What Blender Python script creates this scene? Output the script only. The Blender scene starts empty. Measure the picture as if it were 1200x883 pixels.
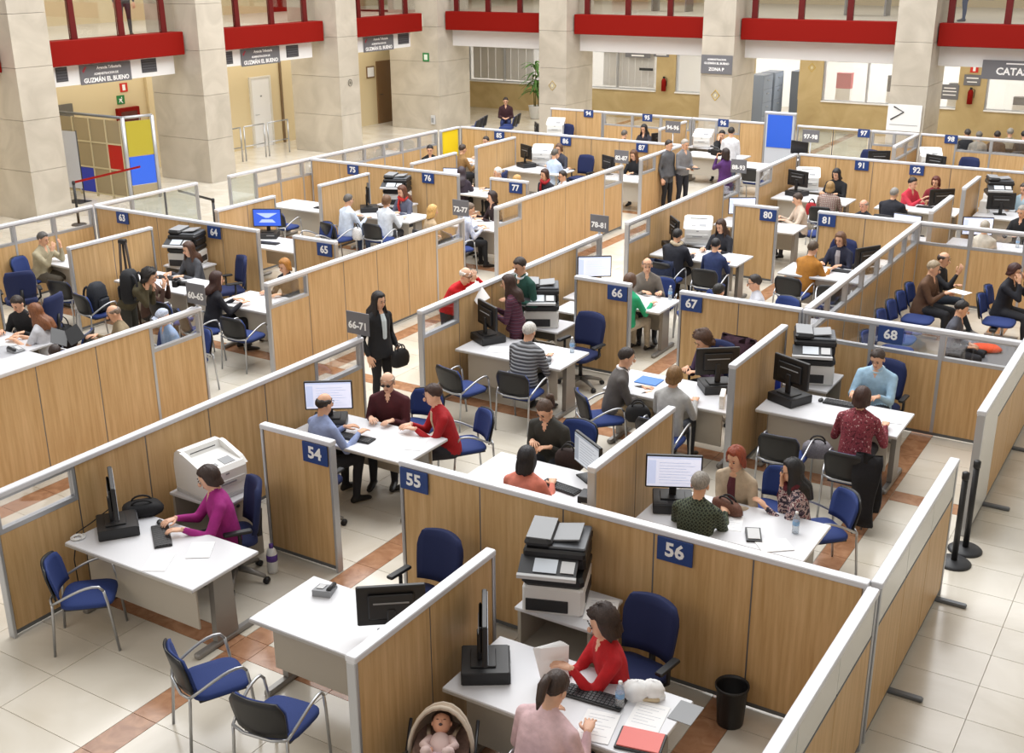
import bpy, math, random
import numpy as np
from mathutils import Vector, Matrix
random.seed(7); np.random.seed(7)
PI = math.pi
scene = bpy.context.scene
COL = scene.collection

# ---------------------------------------------------------------- camera
cam_d = bpy.data.cameras.new('camera'); cam = bpy.data.objects.new('camera', cam_d); COL.objects.link(cam)
cam_d.sensor_fit = 'HORIZONTAL'; cam_d.sensor_width = 36.0; cam_d.lens = 36.0*1359.18/1200.0
cam_d.clip_start = 0.1; cam_d.clip_end = 300
PITCH, YAW, ROLL = 0.35095, 0.55477, -0.006558
fw = Vector((-math.sin(YAW)*math.cos(PITCH), math.cos(YAW)*math.cos(PITCH), -math.sin(PITCH)))
rt = fw.cross(Vector((0,0,1))).normalized(); up = rt.cross(fw)
r2 = rt*math.cos(ROLL)+up*math.sin(ROLL); u2 = -rt*math.sin(ROLL)+up*math.cos(ROLL)
cam.matrix_world = Matrix(((r2.x,u2.x,-fw.x,0),(r2.y,u2.y,-fw.y,0),(r2.z,u2.z,-fw.z,5.8),(0,0,0,1)))
scene.camera = cam
R_ = math.radians
# ---------------------------------------------------------------- world, lights, exposure
w = bpy.data.worlds.new('hall_ambient'); scene.world = w; w.use_nodes = True
w.node_tree.nodes['Background'].inputs[0].default_value = (1.0, 0.985, 0.97, 1)
w.node_tree.nodes['Background'].inputs[1].default_value = 0.50
def area(name, loc, sx, sy, power, col=(1,0.98,0.95), rot=(0,0,0), spread=None):
    l = bpy.data.lights.new(name, 'AREA'); l.shape = 'RECTANGLE'; l.size = sx; l.size_y = sy; l.energy = power; l.color = col
    if spread: l.spread = spread
    o = bpy.data.objects.new(name, l); COL.objects.link(o); o.location = loc; o.rotation_euler = rot
    return o
area('skylight', (-12, 21.5, 12.5), 20, 25, 6000, (1,1,1))
area('near_fill_light', (-10.0, -6.0, 10.0), 14, 4, 380, (1,.82,.6), (R_(52),0,0))  # added warm fill behind the camera, brightens the near partitions
area('left_gallery_lamp', (-25.4, 23, 3.42), 1.6, 22, 240, (1,.96,.88))
area('far_gallery_lamp', (-13, 37.0, 3.36), 22, 2.6, 420, (1,.96,.88))
area('upper_left_lamp', (-27.3, 24, 7.8), 3, 26, 260, (1,.97,.9))
area('upper_far_lamp', (-13, 40, 7.8), 24, 4, 260, (1,.97,.9))
vs = scene.view_settings
vs.view_transform = 'Standard'; vs.look = 'None'; vs.gamma = 1.0; vs.exposure = 0.1
vs.use_curve_mapping = False

# ---------------------------------------------------------------- materials
def lin(c):
    if isinstance(c, str):
        c = c.lstrip('#'); c = [int(c[i:i+2],16)/255 for i in (0,2,4)]
    return tuple((x/12.92 if x <= 0.04045 else ((x+0.055)/1.055)**2.4) for x in c)
MATS = {}
def mat(name, color, rough=0.6, metal=0.0, noise=0.0, nscale=30.0, spec=0.5, bump=0.0, emit=0.0):
    if name in MATS: return MATS[name]
    m = bpy.data.materials.new(name); m.use_nodes = True; MATS[name] = m
    nt = m.node_tree; b = nt.nodes['Principled BSDF']
    c = lin(color); b.inputs['Base Color'].default_value = (*c,1); b.inputs['Roughness'].default_value = rough
    b.inputs['Metallic'].default_value = metal; b.inputs['Specular IOR Level'].default_value = spec
    if noise or bump:
        tc = nt.nodes.new('ShaderNodeTexCoord'); n = nt.nodes.new('ShaderNodeTexNoise')
        n.inputs['Scale'].default_value = nscale; n.inputs['Detail'].default_value = 3
        nt.links.new(tc.outputs['Object'], n.inputs['Vector'])
        if noise:
            r = nt.nodes.new('ShaderNodeValToRGB')
            r.color_ramp.elements[0].position = .3; r.color_ramp.elements[1].position = .7
            r.color_ramp.elements[0].color = (*[x*(1-noise) for x in c],1); r.color_ramp.elements[1].color = (*[min(1,x*(1+noise)) for x in c],1)
            nt.links.new(n.outputs['Fac'], r.inputs['Fac']); nt.links.new(r.outputs['Color'], b.inputs['Base Color'])
        if bump:
            bp = nt.nodes.new('ShaderNodeBump'); bp.inputs['Strength'].default_value = bump; bp.inputs['Distance'].default_value = 0.01
            nt.links.new(n.outputs['Fac'], bp.inputs['Height']); nt.links.new(bp.outputs['Normal'], b.inputs['Normal'])
    if emit:
        b.inputs['Emission Color'].default_value = (*c,1); b.inputs['Emission Strength'].default_value = emit
    return m
def glassm(name, tint='ffffff', refl=0.08, rough=0.02, haze=0.0, hazecol='e8e8e8'):
    if name in MATS: return MATS[name]
    m = bpy.data.materials.new(name); m.use_nodes = True; MATS[name] = m
    nt = m.node_tree; nt.nodes.clear()
    out = nt.nodes.new('ShaderNodeOutputMaterial'); tr = nt.nodes.new('ShaderNodeBsdfTransparent'); gl = nt.nodes.new('ShaderNodeBsdfGlossy')
    tr.inputs[0].default_value = (*lin(tint),1); gl.inputs['Roughness'].default_value = rough
    lw = nt.nodes.new('ShaderNodeLayerWeight'); lw.inputs['Blend'].default_value = 0.25
    mp = nt.nodes.new('ShaderNodeMath'); mp.operation = 'MULTIPLY_ADD'; mp.inputs[1].default_value = 0.35; mp.inputs[2].default_value = refl
    nt.links.new(lw.outputs['Fresnel'], mp.inputs[0])
    mx = nt.nodes.new('ShaderNodeMixShader'); nt.links.new(mp.outputs[0], mx.inputs[0]); nt.links.new(tr.outputs[0], mx.inputs[1]); nt.links.new(gl.outputs[0], mx.inputs[2])
    last = mx
    if haze:
        df = nt.nodes.new('ShaderNodeBsdfDiffuse'); df.inputs[0].default_value = (*lin(hazecol),1)
        m2 = nt.nodes.new('ShaderNodeMixShader'); m2.inputs[0].default_value = haze
        nt.links.new(mx.outputs[0], m2.inputs[1]); nt.links.new(df.outputs[0], m2.inputs[2]); last = m2
    nt.links.new(last.outputs[0], out.inputs[0])
    return m
def patt(name, kind, cols, scale=1.0, rough=0.85, axis='z'):
    """fabric patterns: stripes / plaid / blotches, in object coordinates"""
    if name in MATS: return MATS[name]
    m = bpy.data.materials.new(name); m.use_nodes = True; MATS[name] = m
    nt = m.node_tree; b = nt.nodes['Principled BSDF']; b.inputs['Roughness'].default_value = rough
    tc = nt.nodes.new('ShaderNodeTexCoord'); cs = [(*lin(c),1) for c in cols]
    def ramp(fac):
        r = nt.nodes.new('ShaderNodeValToRGB'); r.color_ramp.interpolation = 'CONSTANT' if kind != 'quilt' else 'LINEAR'
        el = r.color_ramp.elements; n = len(cs)
        while len(el) < n: el.new(0.5)
        for i, c in enumerate(cs): el[i].position = i/n if kind != 'blotch' else .3+.4*i/max(1,n-1)*.9; el[i].color = c
        nt.links.new(fac, r.inputs['Fac']); return r.outputs['Color']
    if kind in ('stripe','quilt'):
        wv = nt.nodes.new('ShaderNodeTexWave'); wv.bands_direction = axis.upper(); wv.wave_profile = 'SIN' if kind == 'quilt' else 'SAW'
        wv.inputs['Scale'].default_value = scale; wv.inputs['Distortion'].default_value = 1.0 if kind == 'quilt' else .6
        nt.links.new(tc.outputs['Object'], wv.inputs['Vector']); nt.links.new(ramp(wv.outputs['Fac']), b.inputs['Base Color'])
        if kind == 'quilt':
            bp = nt.nodes.new('ShaderNodeBump'); bp.inputs['Strength'].default_value = .8; bp.inputs['Distance'].default_value = .02
            nt.links.new(wv.outputs['Fac'], bp.inputs['Height']); nt.links.new(bp.outputs['Normal'], b.inputs['Normal'])
    elif kind == 'plaid':
        w1 = nt.nodes.new('ShaderNodeTexWave'); w1.bands_direction = 'Z'; w2 = nt.nodes.new('ShaderNodeTexWave'); w2.bands_direction = 'X'
        for q in (w1, w2): q.inputs['Scale'].default_value = scale; nt.links.new(tc.outputs['Object'], q.inputs['Vector'])
        ad = nt.nodes.new('ShaderNodeMath'); ad.operation = 'ADD'; nt.links.new(w1.outputs['Fac'], ad.inputs[0]); nt.links.new(w2.outputs['Fac'], ad.inputs[1])
        hf = nt.nodes.new('ShaderNodeMath'); hf.operation = 'MULTIPLY'; hf.inputs[1].default_value = .5; nt.links.new(ad.outputs[0], hf.inputs[0])
        nt.links.new(ramp(hf.outputs[0]), b.inputs['Base Color'])
    else:
        n = nt.nodes.new('ShaderNodeTexNoise'); n.inputs['Scale'].default_value = scale; n.inputs['Detail'].default_value = 2
        nt.links.new(tc.outputs['Object'], n.inputs['Vector']); nt.links.new(ramp(n.outputs['Fac']), b.inputs['Base Color'])
    return m
def woodm(name, c1, c2, rough=0.45):
    m = bpy.data.materials.new(name); m.use_nodes = True; MATS[name] = m
    nt = m.node_tree; b = nt.nodes['Principled BSDF']; b.inputs['Roughness'].default_value = rough; b.inputs['Specular IOR Level'].default_value = .3
    tc = nt.nodes.new('ShaderNodeTexCoord'); oi = nt.nodes.new('ShaderNodeObjectInfo')
    mp = nt.nodes.new('ShaderNodeMapping'); mp.inputs['Scale'].default_value = (14,14,0.7)
    ad = nt.nodes.new('ShaderNodeVectorMath'); ad.operation = 'ADD'
    sc = nt.nodes.new('ShaderNodeVectorMath'); sc.operation = 'SCALE'; sc.inputs['Scale'].default_value = 9.0
    cb = nt.nodes.new('ShaderNodeCombineXYZ')
    for i in range(3): nt.links.new(oi.outputs['Random'], cb.inputs[i])
    nt.links.new(cb.outputs[0], sc.inputs[0]); nt.links.new(tc.outputs['Object'], ad.inputs[0]); nt.links.new(sc.outputs[0], ad.inputs[1])
    nt.links.new(ad.outputs[0], mp.inputs['Vector'])
    n = nt.nodes.new('ShaderNodeTexNoise'); n.inputs['Scale'].default_value = 1.6; n.inputs['Detail'].default_value = 5; n.inputs['Roughness'].default_value = .65
    nt.links.new(mp.outputs[0], n.inputs['Vector'])
    r = nt.nodes.new('ShaderNodeValToRGB'); r.color_ramp.elements[0].position = .3; r.color_ramp.elements[1].position = .72
    r.color_ramp.elements[0].color = (*lin(c1),1); r.color_ramp.elements[1].color = (*lin(c2),1)
    nt.links.new(n.outputs['Fac'], r.inputs['Fac']); nt.links.new(r.outputs['Color'], b.inputs['Base Color'])
    return m
def marblem(name, c1, c2, rough=0.2, scale=1.6, spec=.5):
    m = bpy.data.materials.new(name); m.use_nodes = True; MATS[name] = m
    nt = m.node_tree; b = nt.nodes['Principled BSDF']; b.inputs['Roughness'].default_value = rough; b.inputs['Specular IOR Level'].default_value = spec
    g = nt.nodes.new('ShaderNodeNewGeometry')
    n = nt.nodes.new('ShaderNodeTexNoise'); n.inputs['Scale'].default_value = scale; n.inputs['Detail'].default_value = 6; n.inputs['Distortion'].default_value = 1.2
    oi = nt.nodes.new('ShaderNodeObjectInfo'); nt.links.new(g.outputs['Position'], n.inputs['Vector'])
    r = nt.nodes.new('ShaderNodeValToRGB'); r.color_ramp.elements[0].position = .32; r.color_ramp.elements[1].position = .68
    r.color_ramp.elements[0].color = (*lin(c1),1); r.color_ramp.elements[1].color = (*lin(c2),1)
    nt.links.new(n.outputs['Fac'], r.inputs['Fac'])
    hs = nt.nodes.new('ShaderNodeHueSaturation')
    ma = nt.nodes.new('ShaderNodeMath'); ma.operation = 'MULTIPLY_ADD'; ma.inputs[1].default_value = .09; ma.inputs[2].default_value = .955
    nt.links.new(oi.outputs['Random'], ma.inputs[0]); nt.links.new(ma.outputs[0], hs.inputs['Value'])
    nt.links.new(r.outputs['Color'], hs.inputs['Color']); nt.links.new(hs.outputs['Color'], b.inputs['Base Color'])
    return m
WOOD = woodm('beech_laminate', 'b89361', 'd4b183')
ALU = mat('brushed_aluminium', 'b9bbbf', .38, .55)
ALUD = mat('dark_aluminium', '6f7276', .45, .5)
CAP = mat('pale_rail', 'd6d7dc', .42, .1)
WHITE = mat('white_laminate', 'd6d7db', .35)
DESKEDGE = mat('desk_edge_grey', 'b9b6b0', .5)
DESKP = mat('desk_panel_greige', 'b3aca0', .55)
LEGG = mat('desk_leg_grey', '8f8c88', .4, .4)
BLUEF = mat('blue_fabric', '243872', .85, noise=.12, nscale=200)
NAVYF = mat('navy_fabric', '1a2550', .85, noise=.12, nscale=200)
BLACKP = mat('black_plastic', '1b1b1d', .45)
DARKP = mat('charcoal_plastic', '2c2d30', .5)
GREYP = mat('grey_plastic', '8b8d90', .5)
LGREYP = mat('light_grey_plastic', 'c4c5c6', .5)
WHITEP = mat('white_plastic', 'e4e4e2', .45)
CHROME = mat('silver_tube', 'b4b6b9', .3, .8)
PAPER = mat('paper_white', 'f2f2f2', .8)
SIGNB = mat('sign_blue', '24407c', .5)
SIGNG = mat('sign_grey', '6d6d72', .55)
SIGNW = mat('sign_lettering', 'f4f4f4', .5)
GLASS = glassm('clear_glass')
FROST = mat('white_frosted_panel', 'd9dad6', .25)
SCREENW = mat('lit_screen_white', 'd9ddf0', .3, emit=.62)
SCREENG = mat('lit_screen_grey', 'b4bcc4', .3, emit=.45)
SCREENB = mat('lit_screen_blue', '2f58c8', .3, emit=.7)
RED = mat('red_enamel', '82120a', .6, spec=.12)
REDD = mat('dark_red_post', '5c0e0e', .5, spec=.3)
TRAV = marblem('pale_travertine', 'b0a89a', 'c4bcae', .4, 1.1)
TRAVW = marblem('warm_travertine', 'cdb486', 'e0cba2', .3, 1.0)
FLOORM = marblem('cream_marble_floor', 'c6beae', 'dad4c8', .17, .9)
FLOORB = marblem('red_brown_marble', '94694c', 'b38767', .18, 6)
GROUT = mat('dark_joint', 'a89f8e', .6)
WALLW = mat('white_paint', 'e8e8e8', .7)
WALLC = mat('cream_paint', 'd8c69e', .7)

# ---------------------------------------------------------------- mesh helpers
class MB:
    def __init__(s): s.v=[]; s.f=[]; s.m=[]; s.sm=[]
    def add(s, vs, fs, mi=0, sm=False):
        b=len(s.v); s.v += [tuple(v) for v in vs]
        for f in fs: s.f.append([b+i for i in f]); s.m.append(mi); s.sm.append(sm)
        return s
    def bx(s,x0,x1,y0,y1,z0,z1,mi=0,ch=0):
        if ch<=0:
            return s.add([(x0,y0,z0),(x1,y0,z0),(x1,y1,z0),(x0,y1,z0),(x0,y0,z1),(x1,y0,z1),(x1,y1,z1),(x0,y1,z1)],
              [(3,2,1,0),(4,5,6,7),(0,1,5,4),(1,2,6,5),(2,3,7,6),(3,0,4,7)],mi)
        ch=min(ch,(x1-x0)*.45,(y1-y0)*.45,(z1-z0)*.45)
        def ring(z,d): return [(x0+ch+d,y0+d,z),(x1-ch-d,y0+d,z),(x1-d,y0+ch+d,z),(x1-d,y1-ch-d,z),(x1-ch-d,y1-d,z),(x0+ch+d,y1-d,z),(x0+d,y1-ch-d,z),(x0+d,y0+ch+d,z)]
        return s.rings([ring(z0,ch*.7),ring(z0+ch,0),ring(z1-ch,0),ring(z1,ch*.7)],mi,False)
    def rings(s,R,mi=0,sm=True,cap=True,closed=True):
        n=len(R[0]); vs=[p for r in R for p in r]; fs=[]
        for i in range(len(R)-1):
            for j in range(n if closed else n-1):
                k=(j+1)%n; fs.append((i*n+j,i*n+k,(i+1)*n+k,(i+1)*n+j))
        if cap and closed: fs.append(tuple(range(n-1,-1,-1))); fs.append(tuple((len(R)-1)*n+j for j in range(n)))
        return s.add(vs,fs,mi,sm)
    def tube(s,pts,r,n=8,mi=0,sm=True,flat=1.0):
        P=[Vector(p) for p in pts]; rs=r if isinstance(r,(list,tuple)) else [r]*len(P); R=[]
        t0=(P[1]-P[0]).normalized(); ref=Vector((0,0,1)) if abs(t0.z)<.9 else Vector((1,0,0))
        u=t0.cross(ref).normalized()
        for i,p in enumerate(P):
            a=P[max(0,i-1)]; b=P[min(len(P)-1,i+1)]; t=(b-a).normalized()
            u=(u-t*u.dot(t)); u=u.normalized() if u.length>1e-6 else t.cross(Vector((0,1,0))).normalized()
            v=t.cross(u)
            R.append([tuple(p+u*rs[i]*math.cos(2*PI*k/n)+v*rs[i]*flat*math.sin(2*PI*k/n)) for k in range(n)])
        return s.rings(R,mi,sm)
    def lathe(s,prof,n=16,mi=0,c=(0,0,0),sm=True):
        return s.rings([[(c[0]+r*math.cos(2*PI*k/n),c[1]+r*math.sin(2*PI*k/n),c[2]+z) for k in range(n)] for r,z in prof],mi,sm)
    def ell(s,c,r,n=10,mi=0,M=None):
        R=[]
        for i in range(1,n):
            ph=PI*i/n
            R.append([(r[0]*math.sin(ph)*math.cos(2*PI*k/n),r[1]*math.sin(ph)*math.sin(2*PI*k/n),-r[2]*math.cos(ph)) for k in range(n)])
        R=[[tuple(np.array(c)+(np.array(M)@np.array(p) if M is not None else np.array(p))) for p in q] for q in R]
        return s.rings(R,mi,True)
    def prism(s,poly,axis,a,b,mi=0):
        """poly (2-D) extruded along axis from a to b"""
        f={'x':lambda p,t:(t,p[0],p[1]),'y':lambda p,t:(p[0],t,p[1]),'z':lambda p,t:(p[0],p[1],t)}[axis]
        R=[[f(p,a) for p in poly],[f(p,b) for p in poly]]
        return s.rings(R,mi,False)
    def mesh(s,name,mats):
        me=bpy.data.meshes.new(name); me.from_pydata(s.v,[],s.f)
        for m in (mats if isinstance(mats,(list,tuple)) else [mats]): me.materials.append(m)
        me.polygons.foreach_set('material_index',s.m); me.polygons.foreach_set('use_smooth',s.sm)
        me.update()
        import bmesh
        bm=bmesh.new(); bm.from_mesh(me); bmesh.ops.recalc_face_normals(bm,faces=bm.faces); bm.to_mesh(me); bm.free()
        return me
def ob(name, me, parent=None, loc=(0,0,0), rotz=0, label=None):
    o=bpy.data.objects.new(name,me); COL.objects.link(o); o.location=loc; o.rotation_euler=(0,0,rotz)
    if parent: o.parent=parent
    if label: o['label']=label
    return o
def build(name, mb, mats, parent=None, loc=(0,0,0), rotz=0, label=None):
    return ob(name, mb.mesh(name,mats), parent, loc, rotz, label)
def tag(o,label,cat,group=None,kind=None):
    if label: o['label']=label
    if cat: o['category']=cat
    if group: o['group']=group
    if kind: o['kind']=kind
    return o
def thing(name,label,cat,loc=(0,0,0),rotz=0,group=None):
    o=bpy.data.objects.new(name,None); COL.objects.link(o); o.location=loc; o.rotation_euler=(0,0,rotz); o.empty_display_size=.1
    return tag(o,label,cat,group)
def struct(name,mb,mats,label=None):
    o=build(name,mb,mats); o['kind']='structure'
    if label: o['label']=label
    return o
R_=math.radians
class Proto:
    """meshes of one kind of thing, shared by all its instances"""
    def __init__(s): s.parts=[]
    def part(s,name,mb,mats,parent=None,label=None,loc=(0,0,0)):
        s.parts.append((name, mb.mesh(name,mats) if isinstance(mb,MB) else mb, parent, label, loc)); return len(s.parts)-1
    def place(s,name,label,cat,loc,rotz=0,group=None,skip=(),swap=None):
        t=thing(name,label,cat,loc,rotz,group); made=[]
        for (n,me,par,lb,lc) in s.parts:
            if n in skip: made.append(None); continue
            if swap and n in swap: me=swap[n]
            made.append(ob(n,me,made[par] if par is not None else t,lc,0,lb))
        return t
# text ------------------------------------------------------------
TXT={}
TMP=bpy.data.scenes.new('tmp_build')
def textmesh(s,size,bold=.03):
    k=(s,round(size,3),bold)
    if k in TXT: return TXT[k]
    cu=bpy.data.curves.new('lettering','FONT'); cu.body=s; cu.size=size; cu.align_x='CENTER'; cu.align_y='CENTER'; cu.offset=bold*size; cu.resolution_u=2; cu.extrude=.002
    o=bpy.data.objects.new('lettering_tmp',cu); TMP.collection.objects.link(o)
    TMP.view_layers[0].update(); dg=TMP.view_layers[0].depsgraph; me=bpy.data.meshes.new_from_object(o.evaluated_get(dg)); me.name='lettering'
    bpy.data.objects.remove(o); bpy.data.curves.remove(cu)
    me.materials.clear(); me.materials.append(SIGNW); TXT[k]=me
    return me
def plate(parent,name,w,h,mat_,loc,face,lines,label=None,matw=None,cat=None):
    """flat sign; face '-y' or '+x'; lines = [(text,size,dz)]"""
    mb=MB()
    if face=='-y': mb.bx(-w/2,w/2,-.008,.008,-h/2,h/2,0,.003)
    else: mb.bx(-.008,.008,-w/2,w/2,-h/2,h/2,0,.003)
    o=build(name,mb,mat_,parent,loc,0,label)
    for (tx,sz,dz,*dx) in lines:
        if tx[0]=='#':   # unreadable printed line
            hw=float(tx[1:])/2; build('printed_line',MB().bx(-hw,hw,-.0105,-.008,dz-sz/2,dz+sz/2) if face=='-y' else MB().bx(.008,.0105,-hw,hw,dz-sz/2,dz+sz/2),SIGNW,o); continue
        me=textmesh(tx,sz)
        if matw is not None: me=me.copy(); me.materials.clear(); me.materials.append(matw)
        t=ob('lettering',me,o); dxx=dx[0] if dx else 0
        if face=='-y': t.location=(dxx,-.0095,dz); t.rotation_euler=(PI/2,0,0)
        else: t.location=(.0095,dxx,dz); t.rotation_euler=(PI/2,0,PI/2)
    return o
# ================================================================ partition plan (axis, centre line, from, to, panel kinds)
# kinds: w wood, g glazed top, f white frosted top, G full glass, Y yellow sheet, B blue notice, n white full-height
T=1.42
WALLS=[
 ('y',-8.62,5.30,10.43,'gwwwwg','long beech partition along the aisle beside booth 54, nearest of its line'),
 ('y',-8.65,11.68,16.76,'gwwwwg','beech aisle partition the man in red leans over'),
 ('y',-8.66,17.76,23.0,'gwwwwg','beech aisle partition behind the booth 80 clerk'),
 ('y',-8.52,23.75,26.2,'gww','short beech aisle partition at the left of booth 91'),
 ('y',-11.28,5.20,10.36,'wwwwwg','wide beech aisle partition at the left, in front of the bald man reading'),
 ('y',-11.32,11.66,16.66,'gwwwwg','beech aisle partition behind the standing woman in black'),
 ('y',-11.30,17.70,22.86,'gwwwwg','beech aisle partition in front of the red scarf woman'),
 ('y',-11.33,23.85,26.1,'gww','short beech aisle partition beside the two standing men'),
 ('y',-17.92,8.98,14.08,'gggggg','glazed outer partition beside the man in beige'),
 ('y',-17.92,14.16,16.72,'gGG','clear glass end of the outer partition by the stone columns'),
 ('y',-17.90,17.60,25.2,'Gggggggggg','long glazed outer partition on the gallery side'),
 ('y',-17.78,25.2,26.06,'Y','yellow panel closing the outer partition'),
 ('x',7.765,-7.74,-6.83,'w','single beech panel between the magenta woman and the bald clerk in blue'),
 ('x',7.765,-6.02,-1.72,'wwwww','long beech partition behind the bin and the woman in the red sweater'),
 ('x',14.25,-7.74,-6.85,'w','single beech panel beside the empty blue swivel chair and the green sweater'),
 ('x',14.29,-6.12,-4.40,'ww','beech partition behind the curly-haired clerk in purple'),
 ('x',14.29,-4.38,-1.72,'ggg','glazed partition behind the man in the light blue shirt'),
 ('x',20.24,-7.68,-6.83,'w','single beech panel beside the long-haired clerk and the child in blue'),
 ('x',20.34,-6.12,-4.42,'ww','beech partition behind the clerk facing the man in mustard'),
 ('x',20.34,-4.40,-1.72,'ggg','glazed partition behind the waiting area'),
 ('x',26.26,-8.46,-1.72,'wwwwwwww','long beech partition behind the black headscarf and the women in red'),
 ('x',14.13,-17.86,-13.78,'wwwww','beech partition behind the black printer and the photographers'),
 ('x',14.13,-12.99,-12.08,'w','single beech panel behind the blonde clerk in the aisle window'),
 ('x',20.17,-17.84,-13.78,'wwwww','beech partition behind the printer of the red scarf clerk'),
 ('x',20.17,-12.99,-12.08,'w','single beech panel below the red scarf woman and her two companions'),
 ('x',26.12,-17.74,-11.38,'wwwwwwww','long beech partition running from the yellow panel behind the man in pale blue'),
 ('x',30.72,-17.60,-15.85,'ww','beech back partition behind the empty navy chair in the far corner booth'),
 ('x',30.72,-15.83,-13.05,'ggg','glazed back partition behind the black-haired woman in the far booth'),
 ('x',30.74,-13.03,-10.90,'ggw','glazed back partition behind the man standing in a white shirt'),
 ('x',30.60,-10.88,-10.02,'B','aluminium frame holding a blue notice board'),
 ('x',30.70,-10.00,-8.05,'GG','full-height glass screen beside the blue board'),
 ('x',30.72,-8.03,-6.86,'gg','glazed back partition below the white arrow sign'),
 ('x',30.76,-6.80,-1.72,'wggggg','glazed back partition in front of the far row of waiting people'),
 ('y',-4.39,5.02,6.76,'ww','low beech divider between the empty desk and booth 56'),
 ('y',-4.43,8.50,10.26,'ww','beech divider beside the woman in salmon'),
 ('y',-4.37,11.76,13.52,'ww','beech divider between booths 67 and 68'),
 ('y',-4.36,14.38,20.28,'ggggggg','long divider with a glazed strip beside the waiting area'),
 ('y',-4.38,21.30,22.95,'ww','beech divider beyond the number 81 partition'),
 ('y',-4.34,23.85,25.30,'ww','beech divider beside the big black monitor at booth 92'),
 ('y',-15.5,8.50,10.30,'ww','beech divider at the left edge by the blue chair'),
 ('y',-15.55,11.66,13.38,'ww','beech divider beside the photographer with the backpack'),
 ('y',-15.60,14.95,16.50,'ww','beech divider beside the blue-lit monitor'),
 ('y',-15.55,17.75,19.35,'ww','beech divider beside the man in white below number 75'),
 ('y',-15.45,20.75,22.50,'ww','beech divider beyond the red scarf clerk, beside the lit monitor'),
 ('y',-15.52,23.45,25.25,'ww','beech divider below the number 85 plate'),
 ('y',-6.86,28.40,30.68,'gg','glazed divider between booths 97 and 98'),
 ('y',-12.92,28.30,30.0,'ww','beech divider beside the woman at booth 95'),
 ('y',-1.67,4.20,7.70,'ffff','white-topped outer partition nearest the camera at bottom right'),
 ('y',-1.67,7.78,10.40,'fff','white-topped outer partition ending at the belt posts'),
 ('y',-1.69,11.72,20.3,'nffffffff','white-topped outer partition beyond the belt posts'),
 ('y',-1.69,20.38,26.2,'ffffff','white-topped outer partition at the far right'),
]
# ================================================================ floor
FX0,FX1,FY0,FY1=-27.0,3.0,1.5,40.0
fl=struct('floor',MB().bx(FX0,FX1,FY0,FY1,-.2,-.006),GROUT,'pale marble floor with red-brown bands')
def cells(strips,lo,hi,step):
    out=[]; p=lo
    for a,b in strips+[(hi,None)]:
        n=max(1,round((a-p)/step))
        for i in range(n): out.append((p+(a-p)*i/n,p+(a-p)*(i+1)/n,False))
        if b is not None: out.append((a,b,True)); p=b
    return out
xs=cells([(-23.05,-22.78),(-19.0,-18.73),(-15.05,-14.78),(-11.05,-10.78),(-6.82,-6.55),(-2.87,-2.60)],FX0,-1.02,1.03)+[(-1.02,0.02,False),(.02,1.06,False),(1.06,2.1,False),(2.1,3,False)]
ys=cells([(6.14,6.41),(12.2,12.47),(18.3,18.57),(24.4,24.67),(30.4,30.67)],FY0,FY1,.535)
def blocked(px,py):
    for (ax,c,a,b,k,_) in WALLS:
        d=(px if ax=='y' else py)
        if abs(d)<1e-6: continue
        t=c/d
        if 0<t<1:
            q=(py if ax=='y' else px)*t
            if a<q<b and 5.8*(1-t)<T: return True
    return False
tiles=[]
for (x0,x1,bx_) in xs:
    for (y0,y1,by_) in ys:
        brown=(bx_ or by_) and x1<-1.8 and x0>-21
        cx,cy=(x0+x1)/2,(y0+y1)/2
        d=Vector((cx,cy,-5.8)); dep=d.dot(fw); u=600+1359*d.dot(r2)/dep; v=441.5-1359*d.dot(u2)/dep
        vis=dep>0 and -40<u<1240 and v<940 and not all(blocked(cx+ox*(x1-x0)*.45,cy+oy*(y1-y0)*.45) for ox in(-1,0,1) for oy in(-1,0,1))
        tiles.append((dep*dep/((x1-x0)*(y1-y0)) if vis else 1e9+dep,x0,x1,y0,y1,brown))
tiles.sort()
TM={}
def tile_mesh(wx,wy,brown):
    k=(round(wx,3),round(wy,3),brown)
    if k not in TM: TM[k]=MB().bx(-wx/2+.003,wx/2-.003,-wy/2+.003,wy/2-.003,-.02,0).mesh('floor_tile',FLOORB if brown else FLOORM)
    return TM[k]
rest=MB()
for i,(s_,x0,x1,y0,y1,br) in enumerate(tiles):
    if i<300 and s_<1e9: ob('floor_tile',tile_mesh(x1-x0,y1-y0,br),fl,((x0+x1)/2,(y0+y1)/2,0))
    else: rest.bx(x0+.003,x1-.003,y0+.003,y1-.003,-.02,0,1 if br else 0)
ro=build('floor_tiling',rest,[FLOORM,FLOORB],fl); ro['kind']='stuff'

# ================================================================ hall walls, columns, galleries
LEFTW,FARW=-26.5,39.4
struct('wall_right_light_block',MB().bx(5,5.3,-4,42,0,11.5),TRAV,'unseen travertine wall added to block light from the right')  # out of view, added to keep ambient light off the right side
struct('wall_left',MB().bx(LEFTW-.3,LEFTW,10,FARW+.3,0,3.3),WALLC,'cream wall behind the left row of columns')
def course_column(name,x0,x1,y0,y1,label):
    t=thing(name,label,'column'); h=[0,1.15,2.3,3.45,4.6,5.75,6.9,8.0]
    for i in range(len(h)-1):
        m=MB().bx(x0,x1,y0,y1,h[i]+.004,h[i+1]-.004); build('stone_slab',m,TRAV,t)
    return t
for y0,y1,l in ((11.2,12.15,'pale travertine column standing left of the picture edge'),(16.70,17.68,'pale travertine column at the left edge of the picture'),(22.2,23.12,'pale travertine column beside the glass lobby with coloured panes'),(27.72,28.66,'pale travertine column right of the white door')):
    course_column('stone_column',-25.1,-23.2,y0,y1,l)
course_column('stone_column',-25.55,-23.5,33.3,35.2,'broad travertine corner pier with a green exit sign')
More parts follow.
